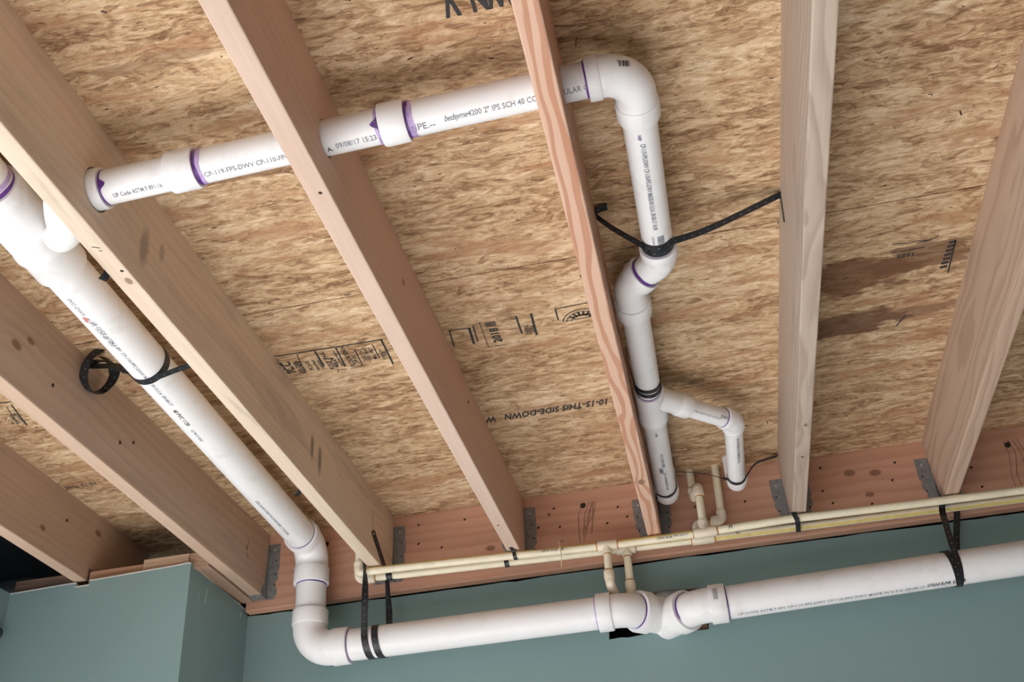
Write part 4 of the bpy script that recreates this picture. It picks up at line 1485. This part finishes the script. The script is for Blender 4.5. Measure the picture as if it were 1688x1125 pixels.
def around_x(x0, x1, cy, cz, r, a0, a1, n=40):
    """Wrap round a pipe that runs along x; angle 0 = towards the camera, positive = upwards."""
    return [Vector((x0 + (x1 - x0) * k / n, cy - r * math.cos(a0 + (a1 - a0) * k / n), cz + r * math.sin(a0 + (a1 - a0) * k / n))) for k in range(n + 1)]


def around_y(y0, y1, cx_, cz, r, a0, a1, n=36):
    """Wrap round a pipe that runs along y; angle 0 = downwards, positive turns towards +x."""
    return [Vector((cx_ + r * math.sin(a0 + (a1 - a0) * k / n), y0 + (y1 - y0) * k / n, cz - r * math.cos(a0 + (a1 - a0) * k / n))) for k in range(n + 1)]


RW = R3 + 0.0016
# sling of the left run: joist face, down in front, round the pipe, up behind
lead = smooth_path([(-0.4285, -0.178, 2.716), (-0.4285, -0.160, 2.692), (-0.4295, -0.148, 2.64), (-0.4370, -0.128, 2.56)], 8)
wrap = around_x(-0.4410, -0.3960, -0.072, ZL, RW, 0.25, -3 * PI, 90)
tail = [Vector((-0.3945, -0.0262, ZL + 0.03)), Vector((-0.390, -0.045, 2.58))] + smooth_path([(-0.3865, -0.080, 2.680), (-0.3865, -0.105, 2.700), (-0.3865, -0.200, 2.757), (-0.3865, -0.212, 2.768)], 8)
wds = [Vector((0.12, 1, 0.1))] * 12 + [Vector((0.12, 1, 0.1)).lerp(Vector((1, 0.1, 0)), (k + 1) / (len(lead) - 12)) for k in range(len(lead) - 12)] + [Vector((1, 0, 0))] * len(wrap) \
    + [Vector((1, 0, 0)), Vector((1, 0.5, 0))] + [Vector((0.25, 1, 0.35))] * (len(tail) - 2)
sl1 = strap('pipe_strap', 'black strap sling from the pale joist around the left wall pipe, looped twice', [(lead + wrap + tail, wds, SW)])
dot('nail', sl1, (-0.3858, -0.207, 2.762), (1, 0, 0), 0.004, M_NAIL)
# sling of the right run
ZR2 = RP(1.17).z
lead = smooth_path([(1.1985, -0.018, 2.752), (1.1985, -0.022, 2.715), (1.196, -0.052, 2.692), (1.188, -0.050, 2.664), (1.178, -0.085, 2.62), (1.170, -0.116, 2.545)], 8)
wrap = around_x(1.1715, 1.1700, -0.072, ZR2, RW, 0.45, -PI / 2, 24) + around_x(1.1700, 1.1500, -0.072, ZR2, RW, -PI / 2, -1.5 * PI, 30)[1:] \
    + around_x(1.1500, 1.1690, -0.072, ZR2, RW + 0.0016, -1.5 * PI, -2.5 * PI, 30)[1:] + around_x(1.1690, 1.1860, -0.072, ZR2, RW + 0.0016, -2.5 * PI, -3 * PI, 14)[1:]
tail = [Vector((1.190, -0.0250, ZR2 + 0.03)), Vector((1.2125, -0.016, 2.60)), Vector((1.230, -0.012, 2.655)), Vector((1.2385, -0.012, 2.6915))]
sl2 = strap('pipe_strap', 'black dotted strap sling from the rightmost joist around the right wall pipe',
            [(lead + wrap + tail, [Vector((0.2, 1, 0))] * 16 + [Vector((1, 0.1, 0.1))] * (len(lead) - 16 + len(wrap) + len(tail)), SW * 0.88)])
# long strap across the bay under the drop pipe
RW2 = R2 + 0.0018
yk = -1.288
px, pz = YX, YZ + 0.001
hk = smooth_path([(0.447, -1.297, 2.893), (0.436, -1.297, 2.893), (0.4255, -1.294, 2.890), (0.4230, -1.288, 2.880)], 6)
left = smooth_path([(0.4230, -1.288, 2.880), (0.4520, -1.288, 2.843), (0.5085, -1.288, 2.784)], 6)
wr = around_y(yk, yk, px, pz, RW2, -0.70, 0.80, 22)
rgt = smooth_path([(px + RW2 * math.sin(0.85), yk, pz - RW2 * math.cos(0.85)), (0.64, -1.262, 2.823), (0.7868, -1.245, 2.888)], 8)
hook2 = smooth_path([(0.7868, -1.245, 2.888), (0.7872, -1.235, 2.884), (0.7872, -1.222, 2.868), (0.7872, -1.205, 2.850)], 5)
allp = hk + left[1:] + wr + rgt[1:] + hook2[1:]
w5 = [Vector((0.0, 1, -0.15))] * len(allp)
strap('pipe_strap', 'long black strap in a V across the bay, cradling the drop pipe above its offset', [(allp, w5, SW * 0.85), (around_y(yk + 0.0165, yk + 0.0165, px, pz, RW2, -1.5, 1.5, 30), Vector((0, 1, 0)), SW)])
# full ring of the same strap round the pipe
# double band round the pipe above the wye
ya = -0.728
loop = around_y(ya - 0.016, ya + 0.016, DP(ya).x, DP(ya).z, RW2, -1.7, 2 * PI + 1.6, 80)
tl = smooth_path([loop[0], (0.4262, ya - 0.03, 2.83), (0.4220, -0.752, 2.868), (0.4218, -0.775, 2.885)], 8)
strap('pipe_strap', 'black strap wound twice round the pipe just above the wye', [(tl[::-1] + loop[1:], Vector((0, 1, 0)), 0.013)])
# loop at the foot of the drop pipe
yb = -0.128
cA = DP(yb)
loop = around_y(yb - 0.012, yb + 0.004, cA.x, cA.z, R2 + 0.0022, 1.8, -1.0, 30)
tl = smooth_path([loop[-1], (0.4260, yb + 0.012, 2.79), (0.4224, yb + 0.02, 2.788)], 6)
tu = smooth_path([(0.490, yb - 0.06, 2.868), (0.4905, yb - 0.035, 2.845), loop[0]], 6)
strap('pipe_strap', 'black strap under the foot of the drop pipe, beside the reddish joist', [(tu + loop[1:] + tl[1:], Vector((0, 1, 0.1)), 0.011)])
# loop at the end of the side branch
yc = -0.142
loop = around_y(yc, yc, BX, BZ, R15 + 0.0020, -1.25, 1.25, 26)
ll = smooth_path([(0.4895, -0.185, 2.829), (0.56, -0.165, 2.822), loop[0]], 8)
rl = smooth_path([loop[-1], (0.72, -0.11, 2.855), (0.7868, -0.055, 2.893)], 8)
strap('pipe_strap', 'black strap holding the end of the side branch, tied to the greyish joist',
      [(ll + loop[1:] + rl[1:], [Vector((0.05, 0.87, 0.45))] * (len(ll) - 2) + [Vector((0, 1, 0))] * (len(loop) + 4) + [Vector((0, 1, 0.1))] * 40, 0.013)])
# coiled strap in the left bay
cy0, cz0 = -1.060, 2.842
ym = -1.128
c3 = LP(ym)
RW3 = R3 + 0.0018
loop = around_y(ym + 0.006, ym - 0.004, c3.x, c3.z, RW3, -1.0, 2.3, 44)
up2 = smooth_path([(-0.4295, -1.250, 2.700), (-0.452, -1.215, 2.735), (-0.5555, -1.150, 2.800)], 6)
rl = smooth_path([around_y(ym, ym, c3.x, c3.z, RW3 + 0.0014, 0.55, 0.55, 1)[0], (-0.52, -1.135, 2.795), (-0.445, -1.128, 2.815), (-0.4275, -1.130, 2.825)], 8)
lf = smooth_path([loop[0], (-0.69, -1.118, 2.838), (-0.745, -1.105, 2.858), (-0.790, -1.090, 2.876)], 8)
coil = []
for k in range(90):
    a = -0.6 + 2 * PI * 2.15 * k / 89
    rr_ = 0.0450 + 0.0035 * math.sin(a * 0.5) + 0.0006 * k / 9
    coil.append(Vector((-0.760 + 0.020 * math.sin(a) - 0.012 * k / 89, -1.072 + rr_ * math.cos(a) * 1.05, 2.868 + rr_ * math.sin(a) * 0.95)))
coilw = [Vector((0.9, 0.25, -0.35))] * len(coil)
tailc = smooth_path([coil[-1], coil[-1] + Vector((0.01, -0.035, 0.012)), coil[-1] + Vector((0.004, -0.075, -0.004)), coil[-1] + Vector((-0.006, -0.085, -0.022))], 6)
sc_ = strap('pipe_strap', 'black strap under the left bay pipe with its spare end coiled beside the knotty joist',
            [(loop, Vector((0, 1, 0)), SW), (lf, [Vector((0, 1, 0))] * 4 + [Vector((0.35, 0.2, 1))] * 40, SW * 0.8), (rl, [Vector((0, 1, 0))] * 60, SW * 0.85),
             (coil, coilw, SW * 0.9), (tailc, [Vector((0.9, 0.25, -0.35))] * 40, SW * 0.9)])
# clips on the cream lines
pF = HP(0.797)
qF = CP(0.797)
pts = smooth_path([(0.789, pF.y - 0.012, ZB + 0.0), (0.792, pF.y - RC - 0.002, ZC + 0.004), (0.795, pF.y - RC - 0.001, ZC - 0.010), (0.797, pF.y + 0.004, ZC - RC - 0.003), (0.799, qF.y - RC - 0.001, ZC - 0.013),
                   (0.800, qF.y, ZC - RC - 0.002), (0.801, qF.y + RC, ZC - 0.008), (0.801, qF.y + RC + 0.002, ZC + 0.006)], 6)
strap('pipe_clip', 'small black strap holding both cream lines under the greyish joist', [(pts, Vector((1, 0, 0)), 0.013)], cat='pipe clip', group='small black clips on the cream lines')
for x, w_, lab in ((-0.376, 0.018, 'short black band on the lower cream line under the pale joist'),
                   (-0.030, 0.013, 'short black band on the lower cream line under the pinkish joist')):
    c = CP(x)
    pts = around_x(x, x + 0.001, c.y, c.z, RC + 0.0016, 1.9, -2.6, 30)
    strap('pipe_clip', lab, [(pts, Vector((1, 0, 0)), w_)], cat='pipe clip', group='small black clips on the cream lines')
pH = HP(0.003)
pts = smooth_path([(-0.004, pH.y - 0.028, ZB - 0.001), (0.0, pH.y - 0.014, ZB - 0.003), (0.003, pH.y - RC - 0.001, ZC + 0.003), (0.004, pH.y - RC - 0.001, ZC - 0.007), (0.005, pH.y, ZC - RC - 0.002), (0.006, pH.y + RC, ZC - 0.006)], 6)
strap('pipe_clip', 'small black tab from the pinkish joist over the upper cream line', [(pts, Vector((1, 0, 0)), 0.010)], cat='pipe clip', group='small black clips on the cream lines')

# ------------------------------------------------------------------ small things
bm = bmesh.new()
hy = YF - 0.028
hc = Vector((-1.4115, hy, 2.556))
pth = [Vector((hc.x - 0.016 + 0.012 * math.cos(a), hy, hc.z + 0.014 * math.sin(a))) for a in [1.9 - k * (3.7 / 16) for k in range(17)]]
pth = [Vector((-1.4345, hy + 0.0, hc.z + 0.012))] + pth
sweep(bm, pth, [0.003] + [0.0034 + 0.0022 * math.sin(PI * k / 16) for k in range(17)], 14)
bm_box(bm, -1.4365, -1.4325, hy - 0.008, hy + 0.008, hc.z - 0.002, hc.z + 0.028)
o = mesh_obj('wall_hook', bm, M_HOOK, None, True)
tag(o, 'small dark hook on the teal wall at the left edge', 'hook')
bm = bmesh.new()
sweep(bm, smooth_path([(0.128, -0.004, 2.772), (0.130, -0.006, 2.745), (0.134, -0.110, 2.700), (0.136, -0.112, 2.66), (0.132, -0.10, 2.628)], 8), [0.0014] * 33, 8)
o = mesh_obj('glue_thread', bm, M_THREAD, None, True)
tag(o, 'thin dried glue thread hanging from the ledger over the cream lines', 'thread')

for y, z, lab in ((-1.600, 2.690, 'small black strap end sticking out beside the wye, behind the pale joist'),
                  (-0.668, 2.6905, 'small black strap end behind the pale joist, above the long left pipe')):
    bm = bmesh.new()
    ribbon(bm, smooth_path([(-0.4278, y, z + 0.045), (-0.4280, y + 0.002, z + 0.016), (-0.4330, y + 0.006, z + 0.004), (-0.4415, y + 0.010, z - 0.001)], 5), Vector((0, 1, 0)), 0.016, 0.0016, 0, False)
    tag(mesh_obj('strap_end', bm, [M_STRAP]), lab, 'strap', 'strap ends behind the pale joist')
